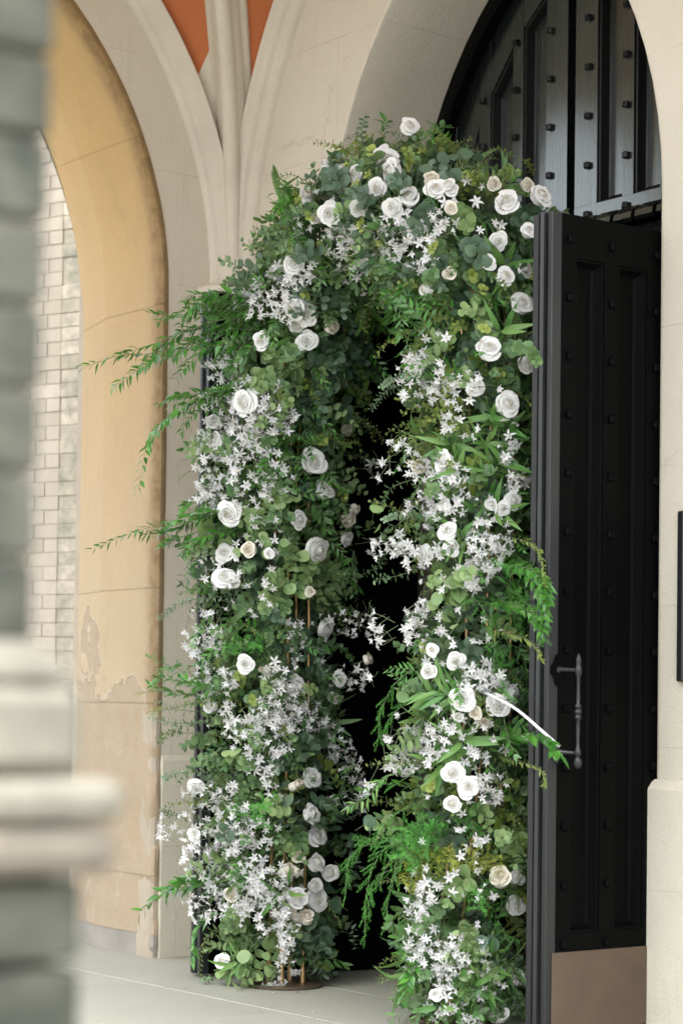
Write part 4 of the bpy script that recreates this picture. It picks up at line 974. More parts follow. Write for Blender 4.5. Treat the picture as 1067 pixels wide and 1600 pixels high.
def xform(R, p, s=1.0):
    return Matrix([[R[0][0]*s, R[0][1]*s, R[0][2]*s, p[0]], [R[1][0]*s, R[1][1]*s, R[1][2]*s, p[1]], [R[2][0]*s, R[2][1]*s, R[2][2]*s, p[2]], [0, 0, 0, 1]])
def rot_to(zdir, xhint=None, roll=0.0):
    """rotation taking +z to zdir; +x lies towards xhint"""
    z = nrmz(zdir); x = np.asarray(xhint if xhint is not None else (0, 0, -1), float); x = x-z*(z@x)
    if np.linalg.norm(x) < 1e-3: x = np.cross(z, [0.3, 1, .1])
    x = nrmz(x); y = np.cross(z, x); c, s = math.cos(roll), math.sin(roll); x2 = x*c+y*s; y2 = np.cross(z, x2); return np.stack([x2, y2, z], 1)

PLACED = []      # (kind, prototype index, R, p, scale, score)
def put(kind, pi, R, p, s, score): PLACED.append((kind, pi, R, np.asarray(p, float), s, score))
def facing(p, n): return float(nrmz(CAM_POS-p)@n)

# ---- roses: where the photograph shows them (x, y, radius in its pixels, kind)
ROSE_AT = '''639 198 14 w|594 246 16 c|605 252 18 w|611 268 17 w|557 271 14 w|591 294 17 w|511 260 10 h|535 266 8 h|481 308 11 h|515 335 17 w|495 341 9 h|562 326 16 w|639 308 18 w|614 323 15 w|673 280 13 c|681 296 14 c|700 291 14 w|571 410 13 w|459 412 15 w
792 316 18 w|771 288 12 c|823 289 11 c|844 306 15 c|704 326 11 c|778 377 12 c|788 433 17 w|820 421 12 w|702 427 11 c|826 361 11 c|763 411 10 c|666 452 9 h|705 297 13 w
460 479 18 w|479 492 16 w|466 509 12 h|409 533 13 w|479 533 15 w|518 511 12 c|385 629 20 w|334 659 13 w|336 689 14 w|542 672 10 c|490 722 17 c|507 767 13 c|554 796 10 c|544 812 13 c|542 842 10 c|359 801 18 w|467 812 12 c|495 858 19 w|389 859 13 c|351 865 14 w|329 839 12 w|350 904 16 w|366 910 12 w|484 925 9 c|509 983 14 c|422 865 10 w|662 865 19 w|649 573 15 w|655 730 12 c
815 475 16 w|764 546 18 w|744 606 16 w|792 632 18 w|823 571 12 c|693 719 14 c|702 743 14 w|800 782 14 w|785 794 11 w|766 788 10 w|700 831 14 w|704 857 11 c|695 790 12 w
466 1073 15 w|384 1037 12 c|414 1048 7 b|329 1103 13 w|530 1060 11 w|575 1030 10 c|487 1216 15 w|462 1227 7 b|487 1272 13 c|494 1307 16 w|466 1339 11 c|494 1349 16 w|515 1364 15 w|464 1403 18 w|494 1405 17 w|492 1384 13 w|479 1433 13 c|447 1360 8 b|461 1360 7 b|363 1397 13 c|303 1305 12 w|348 1502 12 w|307 1229 12 w|522 1090 9 h|520 1251 8 c|462 1431 7 b
670 1049 14 w|676 1015 10 w|711 1032 12 c|722 1092 18 w|777 1103 17 w|743 1114 11 c|707 1206 16 w|730 1231 15 c|706 1255 15 w|781 1371 18 c|807 1371 14 w|805 1416 13 c|807 1528 14 w|805 1570 14 w|681 1555 12 w|779 1585 13 c|659 1431 9 w|757 1130 9 b|716 1120 8 h'''
rose_pts = []; ROSE_PX = []; SPRAY_PX = []
for item in ROSE_AT.replace('\n', '|').split('|'):
    x, y, r, k = item.split(); x, y, r = float(x), float(y), float(r)
    p, n, s = surf(x, y); zc = (p-CAM_POS)@FWD; rad = r/FPX*zc
    vdir = nrmz(CAM_POS-p); nn = nrmz(n*.55+vdir*.65+np.array([RNG.uniform(-.55, .55), RNG.uniform(-.55, .55), RNG.uniform(-.3, .5)]))
    base = {'w': .0365, 'c': .0335, 'h': .0195, 'b': .0105}[k]; sc = rad/base*1.21; hgt = .03*sc
    c = p+vdir*RNG.choice((.055, .075, .09))                         # centre of the bloom sits a little proud of the greenery, on the same sight line
    rose_pts.append((c, rad)); ROSE_PX.append((x, y, r*1.3)); put('rose', (k, RNG.randrange(len(ROSES[k]))), rot_to(nn, None, RNG.uniform(0, 6.28)), c-nn*hgt*.6, sc, 9.0)
# a few more roses on the sides the photograph does not show
for t in range(26):
    i = RNG.randrange(len(SEG)); a = RNG.uniform(0, 6.28); q = SEG[i, :3]
    d = nrmz((math.cos(a), math.sin(a), RNG.uniform(-.3, .3))); p = q+d*.14
    for _ in range(30):
        if sdf(p)[0] >= 0: break
        p = p+d*.01
    n = grad(p)
    if facing(p, n) > -.25 or p[2] < .15: continue
    k = RNG.choice('wwc'); put('rose', (k, RNG.randrange(len(ROSES[k]))), rot_to(n, None, RNG.uniform(0, 6.28)), p, 1.0, -1.0)

# ---- star blossoms in loose sprays (centre x, y, half widths, number)
SPRAY_AT = '''330 960 30 25 7|380 930 40 30 8|360 1110 30 40 12|400 850 50 40 10|480 1000 30 40 8|700 560 50 40 9|720 640 60 40 8|720 780 60 40 9|700 920 50 40 9|720 1000 60 40 8|700 1110 60 30 8|740 1200 50 40 8|710 1290 50 50 8|720 1400 50 40 9|500 330 40 40 8|730 330 60 50 8|560 405 45 28 20|610 385 60 38 46|385 455 22 20 8|420 620 30 20 10|465 1010 16 20 5|300 1340 14 20 5|640 350 48 25 22|560 395 35 25 14|580 440 30 18 8|470 345 20 12 4|530 365 22 14 7|455 420 30 30 26|440 465 35 30 26|405 470 25 25 12|670 410 20 15 5
655 590 30 35 18|690 610 30 20 14|745 590 15 20 6|640 560 15 20 6|350 590 30 30 24|345 640 25 30 16|405 650 45 32 44|335 720 32 50 48|390 690 40 40 34|370 770 48 35 30|330 775 25 25 16|345 890 30 25 12|425 740 25 30 12
320 1000 28 22 24|335 1060 28 22 20|440 1060 25 25 16|435 1110 35 30 36|410 1150 45 30 30|470 1120 30 20 14|505 1140 20 20 10|525 1165 20 15 8|405 1190 25 20 12|430 1220 15 25 8|330 1235 35 14 14|345 1262 35 12 14|315 1290 35 20 12|258 1290 10 18 7
550 970 35 20 18|590 995 14 12 6|550 1060 30 18 14|545 1190 25 20 12|555 1240 25 25 14|345 1310 40 25 22|320 1350 25 30 18|370 1330 40 30 28|400 1380 60 30 42|350 1410 50 30 30|420 1400 45 35 42|440 1440 35 30 24|445 1490 18 40 18|428 1541 22 6 7|385 1300 45 20 16
590 735 15 15 7|620 690 12 10 4|640 720 20 20 8|690 760 35 35 38|680 800 20 20 12|790 705 15 20 10|805 745 18 15 9|765 850 30 35 36|740 890 25 20 16|735 912 10 10 5|640 790 12 10 4|600 855 25 15 12|630 850 20 15 10|650 880 15 10 4|690 860 14 12 5
650 950 15 20 9|640 985 12 15 6|750 1055 30 20 22|785 1080 14 25 14|650 1170 40 30 32|690 1145 25 15 12|625 1195 20 15 8|750 1180 12 8 4|765 1230 15 25 12|755 1310 12 8 4|660 1385 20 25 14|650 1422 12 12 6|660 1470 25 25 16|685 1500 30 25 20|650 1505 15 20 7|720 1490 35 25 16|770 1530 20 18 9|760 1552 12 10 5|690 1545 20 20 9|730 1592 15 12 5|700 1575 30 20 9|705 655 10 10 5|695 985 10 10 3|805 660 6 6 2'''
for item in SPRAY_AT.replace('\n', '|').split('|'):
    x, y, rx, ry, n_ = map(float, item.split()); SPRAY_PX.append((x, y, rx, ry, n_/(rx*ry))); heart, hn, _ = surf(x, y)
    for _ in range(int(n_*1.85)):
        a = RNG.uniform(0, 6.28); q = 1.28*RNG.random()**.62; px_, py_ = x+rx*q*math.cos(a), y+ry*q*math.sin(a)
        p, n, s = surf(px_, py_); vd = nrmz(CAM_POS-p); c = p+vd*RNG.uniform(.045, .11)
        if c[2] < .012: c[2] = .012
        if min(np.linalg.norm(c-rc)-rr*.75 for rc, rr in rose_pts) < 0: continue
        face = nrmz(n*.5+vd*.35+np.array([RNG.uniform(-.8, .8), RNG.uniform(-.8, .8), RNG.uniform(-1.2, .3)]))
        put('star', RNG.randrange(len(STARS)), rot_to(face, None, RNG.uniform(0, 6.28)), c, RNG.choice((RNG.uniform(.55, .9), RNG.uniform(.85, 1.2), RNG.uniform(.95, 1.3))), RNG.random()*1.0)
    # sprays hang on thin green stalks
# ---- greenery: which kind grows where (ellipse in the photograph, kind, weight)
PATCH = '''460 330 45 60 rosette small_blue|600 230 70 45 rosette small|760 270 80 45 rosette small fine|560 300 60 60 euc_dark rosette|740 380 95 70 rosette small_blue euc_dark|650 300 50 40 euc_dark
660 490 80 50 ruscus ruscus small|740 480 60 45 rosette ruscus|520 480 45 60 euc_dark small_blue|560 610 60 50 small small euc_dark|470 720 45 50 ruscus|480 600 50 45 euc_dark euc|430 570 50 40 euc_light euc|400 620 30 25 euc_light
400 810 60 50 euc_light euc_light euc|440 880 70 70 euc_light euc|380 900 40 50 euc|420 985 45 32 fern|330 960 50 40 small ruscus|350 1040 50 35 small euc|470 1010 40 45 euc_dark|280 1100 50 60 small_blue ruscus fine|350 1150 60 50 euc euc_light small|330 1200 40 30 euc small_blue
410 1260 40 28 fern|470 1250 40 60 lance euc_dark|400 1160 40 30 euc|500 1290 40 90 euc_dark euc|420 1330 45 40 euc ruscus|370 1470 70 55 euc_light small_blue|360 1520 55 35 euc_light|300 1460 25 60 fine ruscus|480 1470 40 40 euc_dark|500 1180 40 40 euc_dark
700 540 60 60 ruscus small ruscus|680 660 50 50 small fine|745 680 60 40 lance|800 690 40 60 lance|750 745 45 35 euc_dark lance|660 700 40 40 lance small|830 900 40 80 fine fern ruscus|800 960 60 60 ruscus fern|730 830 60 40 lance euc|640 830 30 50 small small_blue
650 930 40 40 euc_light small|700 960 40 50 euc_light euc|740 1020 50 40 fern|670 1090 50 40 lance|700 1130 60 30 lance euc|800 1170 60 40 ruscus|790 1270 45 60 euc_light small|640 1215 45 40 euc small|680 1190 40 30 lance
690 1300 70 50 fern_gold fern|700 1350 60 40 fern_gold small|760 1420 45 45 lance fern|820 1440 30 40 fern_gold|640 1290 30 40 fern|690 1420 40 50 euc|720 1500 60 50 euc euc_light|700 1570 60 40 lance euc_light|770 1480 40 40 lance euc_dark'''
PATCHES = []
for item in PATCH.replace('\n', '|').split('|'):
    q = item.split(); PATCHES.append((float(q[0]), float(q[1]), float(q[2]), float(q[3]), q[4:]))
DEFAULT = ['euc', 'euc', 'euc_light', 'euc_dark', 'broad', 'broad', 'small_blue', 'small', 'ruscus', 'ruscus', 'lance', 'euc_light', 'rosette', 'fine']
def kind_at(px_, py_):
    best, bd = None, 1.35
    for (x, y, rx, ry, ks) in PATCHES:
        d = math.hypot((px_-x)/rx, (py_-y)/ry)*RNG.uniform(.85, 1.15)
        if d < bd: best, bd = ks, d
    if best is None or RNG.random() < .28: return RNG.choice(DEFAULT)
    return RNG.choice(best)
def garland_point(depth=0.0):
    i = RNG.randrange(len(SEG)); q = SEG[i]; ax = SEG[min(i+1, len(SEG)-1), :3]-SEG[max(i-1, 0), :3]; ax = nrmz(ax)
    a = RNG.uniform(0, 6.28); R = frame(ax, (0.1, 1, .1)); r = q[3]-depth+.055*mnoise.noise(Vector((q[0]*6+3*math.cos(a), q[2]*6, 2*math.sin(a)))); d = R@np.array([math.cos(a), 0, math.sin(a)]); d2 = d*np.array([1, 1/YS, 1])
    return q[:3]+d2*r, nrmz(d)
NSUR, NDEEP, NFRINGE = 2300, 600, 340
def grow(p, n, kind=None, sc=1.0, tuck=.07, droop=.35, score=None):
    px_, py_, _ = project(p+n*.03); f = facing(p, n)
    if f > 0 and score is None:
        if any(math.hypot(px_-a, py_-b) < r for a, b, r in ROSE_PX) and RNG.random() < .88: return
        if any(math.hypot((px_-a)/rx, (py_-b)/ry) < .9 for a, b, rx, ry, dn in SPRAY_PX) and RNG.random() < .5: return
    if kind is None: kind = kind_at(px_, py_) if f > -.1 else RNG.choice(DEFAULT)
    ax = nrmz(n*.85+np.array([RNG.uniform(-.75, .75), RNG.uniform(-.75, .75), RNG.uniform(-.6, .6)]))
    ln = {'fern': .10, 'fern_gold': .07, 'ruscus': .10, 'baby': .08}.get(kind, tuck)
    b = p-ax*ln*sc
    pr = PROTO[kind]; pi = RNG.randrange(len(pr)); R = rot_to(ax, (RNG.uniform(-.6, .6), RNG.uniform(-.6, .6), -1.0))
    Z = (pr[pi].V@R.T*sc+b)[:, 2].min()
    if Z < .006: b[2] += .006-Z
    put(kind, pi, R, b, sc, f+RNG.uniform(-.3, .3) if score is None else score)
for _ in range(NSUR):
    p, n = garland_point(RNG.uniform(-.02, .03))
    if p[2] < .10: continue
    grow(p, n, None, RNG.uniform(.78, 1.1))
for _ in range(46):
    x_, y_ = RNG.uniform(412, 512), RNG.uniform(560, 1200); p, n, _s = surf(x_, y_); p = p+nrmz(CAM_POS-p)*.035; grow(p, n, RNG.choice(('euc', 'euc_dark', 'small_blue', 'ruscus', 'euc_light')), RNG.uniform(.7, 1.0), .05)
for _ in range(95):
    x_, y_ = RNG.uniform(655, 818), RNG.uniform(1490, 1610); p, n, _s = surf(x_, y_); p = p+nrmz(CAM_POS-p)*.03; p[2] = max(p[2], .06); grow(p, n, RNG.choice(('euc', 'euc_light', 'lance', 'broad', 'small_blue', 'ruscus')), RNG.uniform(.7, 1.0), .06)
for _ in range(NFRINGE):
    p, n = garland_point(-RNG.uniform(.02, .075))
    if p[2] < .10: continue
    grow(p, n, None, RNG.uniform(.8, 1.15))
for _ in range(NDEEP):
    p, n = garland_point(RNG.uniform(.06, .12))
    if p[2] < .16: continue
    grow(p, n, RNG.choice(('euc_dark', 'euc', 'euc_dark', 'ruscus', 'small_blue')), RNG.uniform(.8, 1.1), .07, score=-2)
# tendrils that leave the outline: (list of points in the photograph, kind, size, depth offset towards the camera)
def sight(px_, py_, z): return CAM_POS+z*(FWD+(px_-CXP)/FPX*RGT+(CYP-py_)/FPX*UPV)
TRAIL = [
 ([(405, 492), (345, 500), (290, 518), (240, 538), (185, 556), (130, 574)], 'ruscus', 1.0), ([(300, 520), (262, 545), (215, 578), (178, 604)], 'ruscus', .95), ([(385, 478), (330, 476), (285, 494), (235, 490)], 'ruscus', 1.0), ([(330, 470), (312, 460), (290, 470)], 'ruscus', .9), ([(390, 530), (345, 540), (310, 556), (275, 590)], 'ruscus', 1.0),
 ([(430, 500), (370, 476), (310, 480), (250, 502)], 'ruscus', 1.05), ([(420, 515), (360, 515), (310, 530), (272, 556)], 'ruscus', 1.05), ([(410, 480), (355, 458), (318, 466), (296, 482)], 'ruscus', 1.0), ([(420, 610), (370, 606), (330, 616), (296, 640)], 'ruscus', 1.0), ([(390, 790), (340, 800), (300, 806), (255, 818)], 'ruscus', 1.05), ([(380, 830), (335, 836), (300, 850), (285, 868)], 'ruscus', 1.0), ([(370, 1080), (320, 1076), (280, 1064), (246, 1060)], 'ruscus', .9), ([(370, 1120), (320, 1126), (275, 1140), (250, 1158)], 'small_blue', 1.1), ([(360, 1100), (310, 1098), (265, 1108), (232, 1112)], 'small', 1.2),
 ([(400, 600), (340, 612), (300, 628), (262, 652), (232, 690), (216, 768)], 'ruscus', .95), ([(345, 615), (310, 620), (275, 618), (248, 632)], 'ruscus', .9), ([(310, 630), (300, 650), (283, 675)], 'ruscus', .8),
 ([(370, 800), (320, 808), (270, 822), (220, 828), (146, 858)], 'ruscus', 1.0), ([(330, 815), (285, 838), (255, 850)], 'ruscus', .95), ([(340, 780), (305, 785), (285, 792)], 'ruscus', .9), ([(340, 860), (310, 880), (300, 892)], 'ruscus', 1.1),
 ([(480, 350), (455, 335), (438, 322), (432, 332)], 'ruscus', .9), ([(500, 300), (470, 278), (440, 275), (432, 288)], 'small', 1.0), ([(470, 372), (445, 358), (424, 350)], 'fine', 1.0), ([(470, 300), (455, 290), (446, 305), (440, 330)], 'ruscus', .85),
 ([(570, 260), (566, 225), (568, 185)], 'baby', 1.5), ([(590, 240), (600, 210), (604, 186)], 'ruscus', .9), ([(620, 230), (640, 214), (655, 205)], 'rosette', .8), ([(545, 240), (535, 226), (556, 208)], 'fine', 1.1), ([(510, 262), (520, 240), (540, 236)], 'ruscus', .7),
 ([(495, 378), (450, 381), (410, 381)], 'baby', .9), ([(420, 425), (395, 437), (368, 450)], 'baby', .95), ([(335, 930), (290, 940), (250, 966)], 'baby', 1.05), ([(310, 1292), (280, 1276), (250, 1266)], 'baby', 1.0), ([(310, 1205), (280, 1208), (255, 1216)], 'baby', .9), ([(650, 598), (612, 606), (580, 640)], 'baby', 1.0), ([(640, 575), (618, 590), (596, 604)], 'baby', .85), ([(655, 800), (625, 805), (600, 812)], 'baby', .8),
 ([(340, 1080), (290, 1050), (232, 1026)], 'fern', .9), ([(330, 1090), (280, 1085), (235, 1070)], 'ruscus', .8), ([(330, 1110), (285, 1110), (240, 1092)], 'small_blue', 1.0), ([(320, 1130), (275, 1130), (236, 1120)], 'small_blue', 1.0), ([(330, 1150), (285, 1145), (245, 1150)], 'small', 1.1), ([(330, 1050), (300, 1040), (250, 1048)], 'ruscus', .9), ([(300, 1090), (260, 1080), (214, 1084)], 'fine', 1.2),
 ([(350, 1390), (300, 1385), (260, 1395), (219, 1425)], 'ruscus', 1.35), ([(330, 1375), (300, 1372), (278, 1378)], 'ruscus', 1.1), ([(330, 1420), (310, 1450), (300, 1500)], 'ruscus', .9), ([(345, 1440), (320, 1470), (312, 1530)], 'fine', 1.2),
 ([(500, 630), (540, 655), (580, 665), (600, 690)], 'small', 1.1), ([(520, 610), (550, 605), (575, 612)], 'small', 1.1), ([(500, 660), (530, 690), (560, 690)], 'small', 1.0), ([(480, 900), (540, 905), (590, 885), (600, 870)], 'small_blue', 1.1), ([(650, 880), (620, 900), (585, 905)], 'small_blue', 1.0),
 ([(660, 1020), (625, 1060), (596, 1110), (590, 1160)], 'fern', 1.0), ([(670, 1050), (620, 1110), (600, 1140)], 'fern', .9), ([(660, 1230), (610, 1210), (575, 1245), (545, 1260)], 'lance', .7), ([(670, 1200), (620, 1190), (575, 1195)], 'small', 1.2), ([(650, 1240), (610, 1225), (565, 1235)], 'ruscus', 1.0), ([(690, 1240), (620, 1270), (580, 1320)], 'fern', .8),
 ([(690, 1290), (630, 1310), (590, 1340), (572, 1400), (570, 1470)], 'fern', 1.15), ([(690, 1320), (640, 1330), (610, 1390), (602, 1450)], 'fern', 1.1), ([(700, 1270), (650, 1285), (620, 1320), (590, 1385)], 'fern', 1.2), ([(620, 1310), (575, 1320), (545, 1345), (540, 1400)], 'fern', 1.1), ([(660, 1300), (600, 1310), (560, 1310)], 'fern', 1.1), ([(640, 1340), (590, 1370), (575, 1430)], 'fern', 1.0),
 ([(520, 1300), (550, 1330), (556, 1380)], 'euc_dark', 1.0), ([(500, 1440), (540, 1440), (555, 1480)], 'euc_dark', .8), ([(680, 1440), (640, 1440), (622, 1420)], 'small_blue', 1.0), ([(690, 1500), (650, 1510), (630, 1560)], 'ruscus', 1.0), ([(680, 1480), (645, 1485), (628, 1490)], 'ruscus', .9), ([(690, 1570), (640, 1580), (610, 1600)], 'lance', .8),
 ([(800, 830), (832, 850), (846, 880), (852, 915)], 'fine', 1.3), ([(790, 880), (830, 900), (848, 935), (850, 970)], 'ruscus', .8), ([(780, 930), (825, 955), (845, 985)], 'ruscus', .8), ([(780, 980), (825, 1000), (846, 1030)], 'fine', 1.2), ([(815, 860), (845, 900), (855, 935)], 'ruscus', .9), ([(800, 900), (840, 960), (850, 1000)], 'fern', 1.0), ([(790, 1150), (840, 1150), (874, 1180)], 'ruscus', 1.1), ([(800, 1180), (840, 1200), (850, 1230)], 'fine', 1.2), ([(790, 1260), (815, 1290), (826, 1340)], 'small_blue', 1.2), ([(800, 540), (825, 545), (838, 565)], 'small_blue', 1.1),
 ([(680, 240), (700, 232), (730, 240)], 'fine', 1.2), ([(740, 250), (770, 235), (800, 245)], 'small', 1.0), ([(790, 260), (815, 250), (832, 270)], 'small', 1.1), ([(655, 740), (615, 760), (597, 790)], 'small_blue', 1.0), ([(655, 690), (625, 685), (605, 715)], 'fine', 1.2), ([(350, 1500), (330, 1530), (318, 1545)], 'small_blue', 1.0), ([(380, 1500), (380, 1530), (395, 1548)], 'euc_light', 1.0), ([(420, 1490), (400, 1520), (370, 1545)], 'euc_light', 1.0),
]
STYLE = {'ruscus': ('stem', 'ruscus', .066, .0265, 'tip', 1), 'small': ('twig', 'olive', .022, .016, 'oval', 2), 'small_blue': ('stem', 'euc', .027, .023, 'round', 2), 'fine': ('twig', 'olive', .023, .0065, 'tip', 1), 'baby': ('stem', 'baby', .022, .019, 'round', 2), 'lance': ('stem', 'lance', .10, .02, 'lance', 1), 'euc_dark': ('twig', 'euc_dark', .046, .044, 'round', 2), 'euc_light': ('stem', 'euc_light', .044, .043, 'round', 2), 'rosette': ('stem', 'euc', .04, .04, 'round', 2)}
TNAME = {'ruscus': 'trailing_ruscus', 'small': 'trailing_olive_vine', 'small_blue': 'trailing_eucalyptus', 'fine': 'trailing_twig', 'baby': 'trailing_baby_eucalyptus', 'lance': 'trailing_willow', 'euc_dark': 'trailing_eucalyptus', 'euc_light': 'trailing_eucalyptus', 'rosette': 'trailing_eucalyptus', 'fern': 'trailing_fern'}
TRAIL += [([(x+RNG.uniform(-7, 7)*(i > 0), y+RNG.uniform(-11, 11)*(i > 0)+4) for i, (x, y) in enumerate(pix[:max(3, len(pix)-1)])], 'ruscus', sc*.95) for pix, kind, sc in TRAIL if kind == 'ruscus' and len(pix) >= 4]
for pix, kind, sc in TRAIL:
    p0, n0, s0 = surf(*pix[0]); z0 = (p0-CAM_POS)@FWD; lean = RNG.uniform(-.06, .10)
    if pix[-1][0] > 828 and pix[-1][1] > 500: lean = z0-6.72
    ctrl = [sight(x, y, z0-lean*(i/(len(pix)-1))**(.4 if lean > .2 else 1) - .02) for i, (x, y) in enumerate(pix)]; ctrl[0] = ctrl[0]-n0*.08
    for c in ctrl: c[2] = max(c[2], .02)
    # smooth by Catmull-Rom
    C = [2*ctrl[0]-ctrl[1]]+ctrl+[2*ctrl[-1]-ctrl[-2]]; pts = []
    for i in range(1, len(C)-2):
        for f in np.linspace(0, 1, 5, endpoint=False): pts.append(.5*((2*C[i])+(-C[i-1]+C[i+1])*f+(2*C[i-1]-5*C[i]+4*C[i+1]-C[i+2])*f*f+(-C[i-1]+3*C[i]-3*C[i+1]+C[i+2])*f**3))
    pts.append(ctrl[-1]); L = sum(np.linalg.norm(b-a) for a, b in zip(pts[:-1], pts[1:]))
    if kind == 'fern':
        g = G(['stem', 'fern']); stem(g, pts, .0016, .0007, 0); n_ = int(L/.017)
        for i in range(n_):
            t = .1+.9*i/max(1, n_-1); p, tg = along(pts, min(.999, t)); sd_ = nrmz(side_dir(tg, RNG.uniform(0, 6.28))+np.array([0, 0, -.5])); l = RNG.uniform(.035, .075)*sc*(1-.55*t)
            d = nrmz(sd_+tg*.8); q = [p+d*l*k/3+np.array([0, 0, -.10*l*(k/3)**2]) for k in range(4)]; stem(g, q, .0007, .0004, 1); m_ = max(4, int(l/.0045))
            for k in range(m_):
                c, t2 = along(q, min(.999, (k+.5)/m_))
                for s in range(4):
                    e = nrmz(side_dir(t2, RNG.uniform(0, 6.28))+t2*RNG.uniform(.3, .9)); nl = RNG.uniform(.008, .014); x = nrmz(np.cross(e, [.2, .4, .9]))*.0013; g.add([c-x, c+x, c+e*nl], [(0, 1, 2)], 1)
    else:
        sm, lm, ll, lw, shp, per = STYLE[kind]; g = G([sm, lm]); stem(g, pts, .0017, .0007, 0)
        step = {'ruscus': .0112, 'small': .014, 'small_blue': .017, 'fine': .0075, 'baby': .0085, 'lance': .022, 'euc_dark': .024, 'euc_light': .022, 'rosette': .022}[kind]*sc; n_ = max(3, int(L/step)); a0 = RNG.uniform(0, 6.28)
        for i in range(n_):
            t = .04+.96*i/max(1, n_-1); p, tg = along(pts, min(.999, t)); k_ = sc*(1-.38*t)
            for s in range(per):
                a = (a0+i*1.57+s*math.pi) if per == 2 else (a0+(0 if i % 2 else math.pi)+RNG.uniform(-.9, .9)); sd_ = side_dir(tg, a)
                y = nrmz(sd_*(.8 if per == 1 else 1.0)+tg*(RNG.uniform(.55, 1.1) if per == 1 else RNG.uniform(.0, .5))+np.array([0, 0, -.12])); z = nrmz(np.array([RNG.uniform(-.5, .5), -.5+RNG.uniform(-.4, .4), .75])) if per == 1 else nrmz(tg+np.array([RNG.uniform(-.3, .3) for _ in range(3)]))
                leaf(g, p, y, z, ll*k_*RNG.uniform(.6, 1.12), lw*k_*RNG.uniform(.85, 1.15), shp, RNG.uniform(.1, .35), RNG.uniform(-.05, .35), 1, .003)
    o = link_obj(TNAME[kind], g.mesh(TNAME[kind]), arch); o.matrix_parent_inverse = A_IN
# single large silver-dollar leaves picked out in the photograph
def big_leaf_proto(m, shape='round'):
    g = G([m, 'stem']); leaf(g, (0, 0, 0), (0, 1, 0), (0, 0, 1), .06, .056 if shape == 'round' else .03, shape, .18, .12, 0, .01); stem(g, [(0, -.03, -.01), (0, .012, 0)], .001, .001, 1); return g.freeze()
BIG = [big_leaf_proto('euc_light'), big_leaf_proto('euc'), big_leaf_proto('euc_dark'), big_leaf_proto('olive', 'oval')]
BIG_AT = '''385 597 24 18 7 0|415 600 20 15 5 0|400 612 12 14 4 0|412 815 30 22 8 0|440 790 30 18 8 0|380 815 20 20 5 0|430 850 35 25 8 0|365 570 18 12 4 1|510 690 16 14 5 2|590 800 10 16 4 0|588 822 12 12 4 0|500 395 25 12 5 1|460 500 20 16 4 1|455 900 40 30 12 0|470 880 30 20 8 0|350 850 20 20 4 0|750 728 22 18 7 3|735 750 20 15 5 3|770 735 18 16 5 1|700 950 25 35 9 0|690 905 20 20 5 0|640 1230 25 14 6 3|790 1250 22 50 12 3|810 1300 15 35 8 3|470 1170 40 25 10 2|490 1200 25 30 8 2|455 1130 30 20 5 2|385 1130 30 30 8 1|375 1180 30 18 6 0|500 1440 25 30 8 2|520 1400 15 30 6 2|490 1480 30 30 8 2|500 1500 15 15 4 3|470 1250 25 40 6 3|720 1480 30 25 8 0|700 1520 40 30 8 0|760 1490 20 25 5 2|640 1080 14 14 4 1|560 1290 20 25 5 2|395 1510 40 25 12 0|370 1530 40 18 10 0|545 600 30 30 8 2|520 560 30 30 8 2|500 580 20 30 6 2|640 1560 30 20 4 1|720 250 30 15 5 2|690 260 30 20 5 2|560 330 40 40 10 2|450 345 20 20 6 1'''
for item in BIG_AT.split('|'):
    x, y, rx, ry, n_, mi = map(float, item.split())
    for _ in range(int(n_)):
        a = RNG.uniform(0, 6.28); q = math.sqrt(RNG.random()); p, n, s = surf(x+rx*q*math.cos(a), y+ry*q*math.sin(a)); vd = nrmz(CAM_POS-p); c = p+vd*RNG.uniform(.02, .07)
        if min(np.linalg.norm(c-rc)-rr*.9 for rc, rr in rose_pts) < 0: continue
        zz = nrmz(vd*.8+n*.3+np.array([RNG.uniform(-.6, .6), RNG.uniform(-.6, .6), RNG.uniform(0, .7)])); yy = np.array([RNG.uniform(-1, 1), RNG.uniform(-1, 1), RNG.uniform(-1, .5)])
        sc = RNG.uniform(.55, .95); c = c-nrmz(yy)*.03*sc; c[2] = max(c[2], .05)
        put('big', int(mi), frame(yy, zz), c, sc, 3.0)

# ---- turn the placements into parts: the 300 of a kind that show best are objects, the rest one mesh
def bulk(name, items, getg):
    V, F, Mi, mats = [], [], [], []; base = 0; LT = []
    for (kind, pi, R, p, s, sc) in items:
        g = getg(kind, pi); V.append(g.V@R.T*s+p); idx = []
        for mm in g.mats:
            if mm not in mats: mats.append(mm)
            idx.append(mats.index(mm))
        if not hasattr(g, 'loops'):
            g.loops = np.array([i for f in g.f for i in f]); g.tot = np.array([len(f) for f in g.f]); g.marr = np.array(g.m)
        F.append(g.loops+base); LT.append(g.tot); Mi.append(np.array(idx)[g.marr]); base += len(g.V)
    V = np.concatenate(V); L = np.concatenate(F).astype(np.int32); T = np.concatenate(LT).astype(np.int32); Mi = np.concatenate(Mi).astype(np.int32)
    me = bpy.data.meshes.new(name); me.vertices.add(len(V)); me.vertices.foreach_set('co', V.astype(np.float32).ravel()); me.loops.add(len(L)); me.loops.foreach_set('vertex_index', L)
    me.polygons.add(len(T)); st_ = np.concatenate([[0], np.cumsum(T)[:-1]]).astype(np.int32); me.polygons.foreach_set('loop_start', st_); me.polygons.foreach_set('loop_total', T)
    for mm in mats: me.materials.append(MAT[mm])
    me.polygons.foreach_set('material_index', Mi); me.polygons.foreach_set('use_smooth', np.ones(len(T), bool)); me.update(calc_edges=True); me.validate()
    o = link_obj(name, me, arch); o.matrix_parent_inverse = A_IN; o['kind'] = 'stuff'; return o
def getg(kind, pi):
    if kind == 'rose': return ROSES[pi[0]][pi[1]]
    if kind == 'star': return STARS[pi]
    if kind == 'big': return BIG[pi]
    return PROTO[kind][pi]
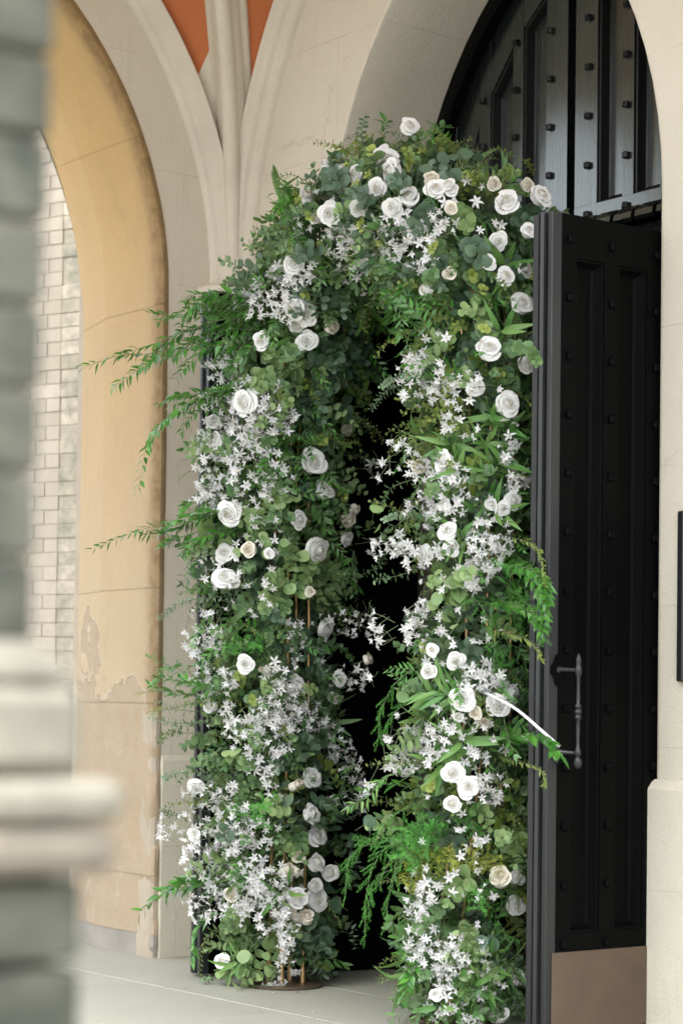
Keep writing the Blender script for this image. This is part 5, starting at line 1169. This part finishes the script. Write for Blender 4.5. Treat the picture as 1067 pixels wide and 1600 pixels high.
PNAME.update(rose='rose', star='star_blossom', big='eucalyptus_leaf')
MESHES = {}
groups = {}
for it in PLACED: groups.setdefault(it[0], []).append(it)
for kind, items in groups.items():
    items.sort(key=lambda q: -q[5]); cap = 300 if kind in ('rose', 'star', 'big') else 110
    if len(items)-cap < 5: cap = len(items)
    for (k_, pi, R, p, s, sc) in items[:cap]:
        key = (k_, pi)
        if key not in MESHES: MESHES[key] = getg(k_, pi).mesh(PNAME[k_])
        o = link_obj(PNAME[k_], MESHES[key], arch); o.matrix_parent_inverse = A_IN; o.matrix_basis = xform(R, p, s)
    if len(items) > cap: bulk(PNAME[kind]+'_mass', items[cap:], getg)

# ------------------------------------------------------------------ WHITE TIE FROM THE ARCH TO THE DOOR HANDLE
a_, n_, _ = surf(690, 1062); a_ = a_-nrmz(CAM_POS-a_)*.05
ctl = [a_, sight(745, 1078, 7.12), sight(800, 1104, 6.86), sight(845, 1141, 6.745), sight(873, 1166, 6.765)]; ctl = [2*ctl[0]-ctl[1]]+ctl+[2*ctl[-1]-ctl[-2]]
tie = []
for i in range(1, 5):
    for f in np.linspace(0, 1, 6, endpoint=False): tie.append(.5*((2*ctl[i])+(-ctl[i-1]+ctl[i+1])*f+(2*ctl[i-1]-5*ctl[i]+4*ctl[i+1]-ctl[i+2])*f*f+(-ctl[i-1]+3*ctl[i]-3*ctl[i+1]+ctl[i+2])*f**3))
tie.append(ctl[5])
m = MB(); m.tube(tie, .0047, 8); tieo = m.build('cable_tie', MAT['white_plastic'], smooth=True); tag(tieo, 'white plastic tie stretched from the flowers to the iron door handle', 'tie')

# bits of leaf and petal dropped on the paving round the stands
g = G(['olive', 'star', 'twig'])
for _ in range(44):
    bx, by = RNG.choice(((-.6, -.45), (.3, -.6), (-.2, -.25), (-.5, -.6))); a = RNG.uniform(0, 6.28); x, y = bx+RNG.gauss(0, .28), by+RNG.gauss(0, .13)
    if y > .2: continue
    leaf(g, (x, y, .004), (math.cos(a), math.sin(a), 0), (RNG.uniform(-.2, .2), RNG.uniform(-.2, .2), 1), RNG.uniform(.008, .022), RNG.uniform(.004, .011), 'oval', .2, -.05, RNG.choice((0, 0, 1, 2, 2)))
tag(link_obj('fallen_leaves', g.mesh('fallen_leaves')), 'small dropped leaves and petals on the paving', None, None, 'stuff')
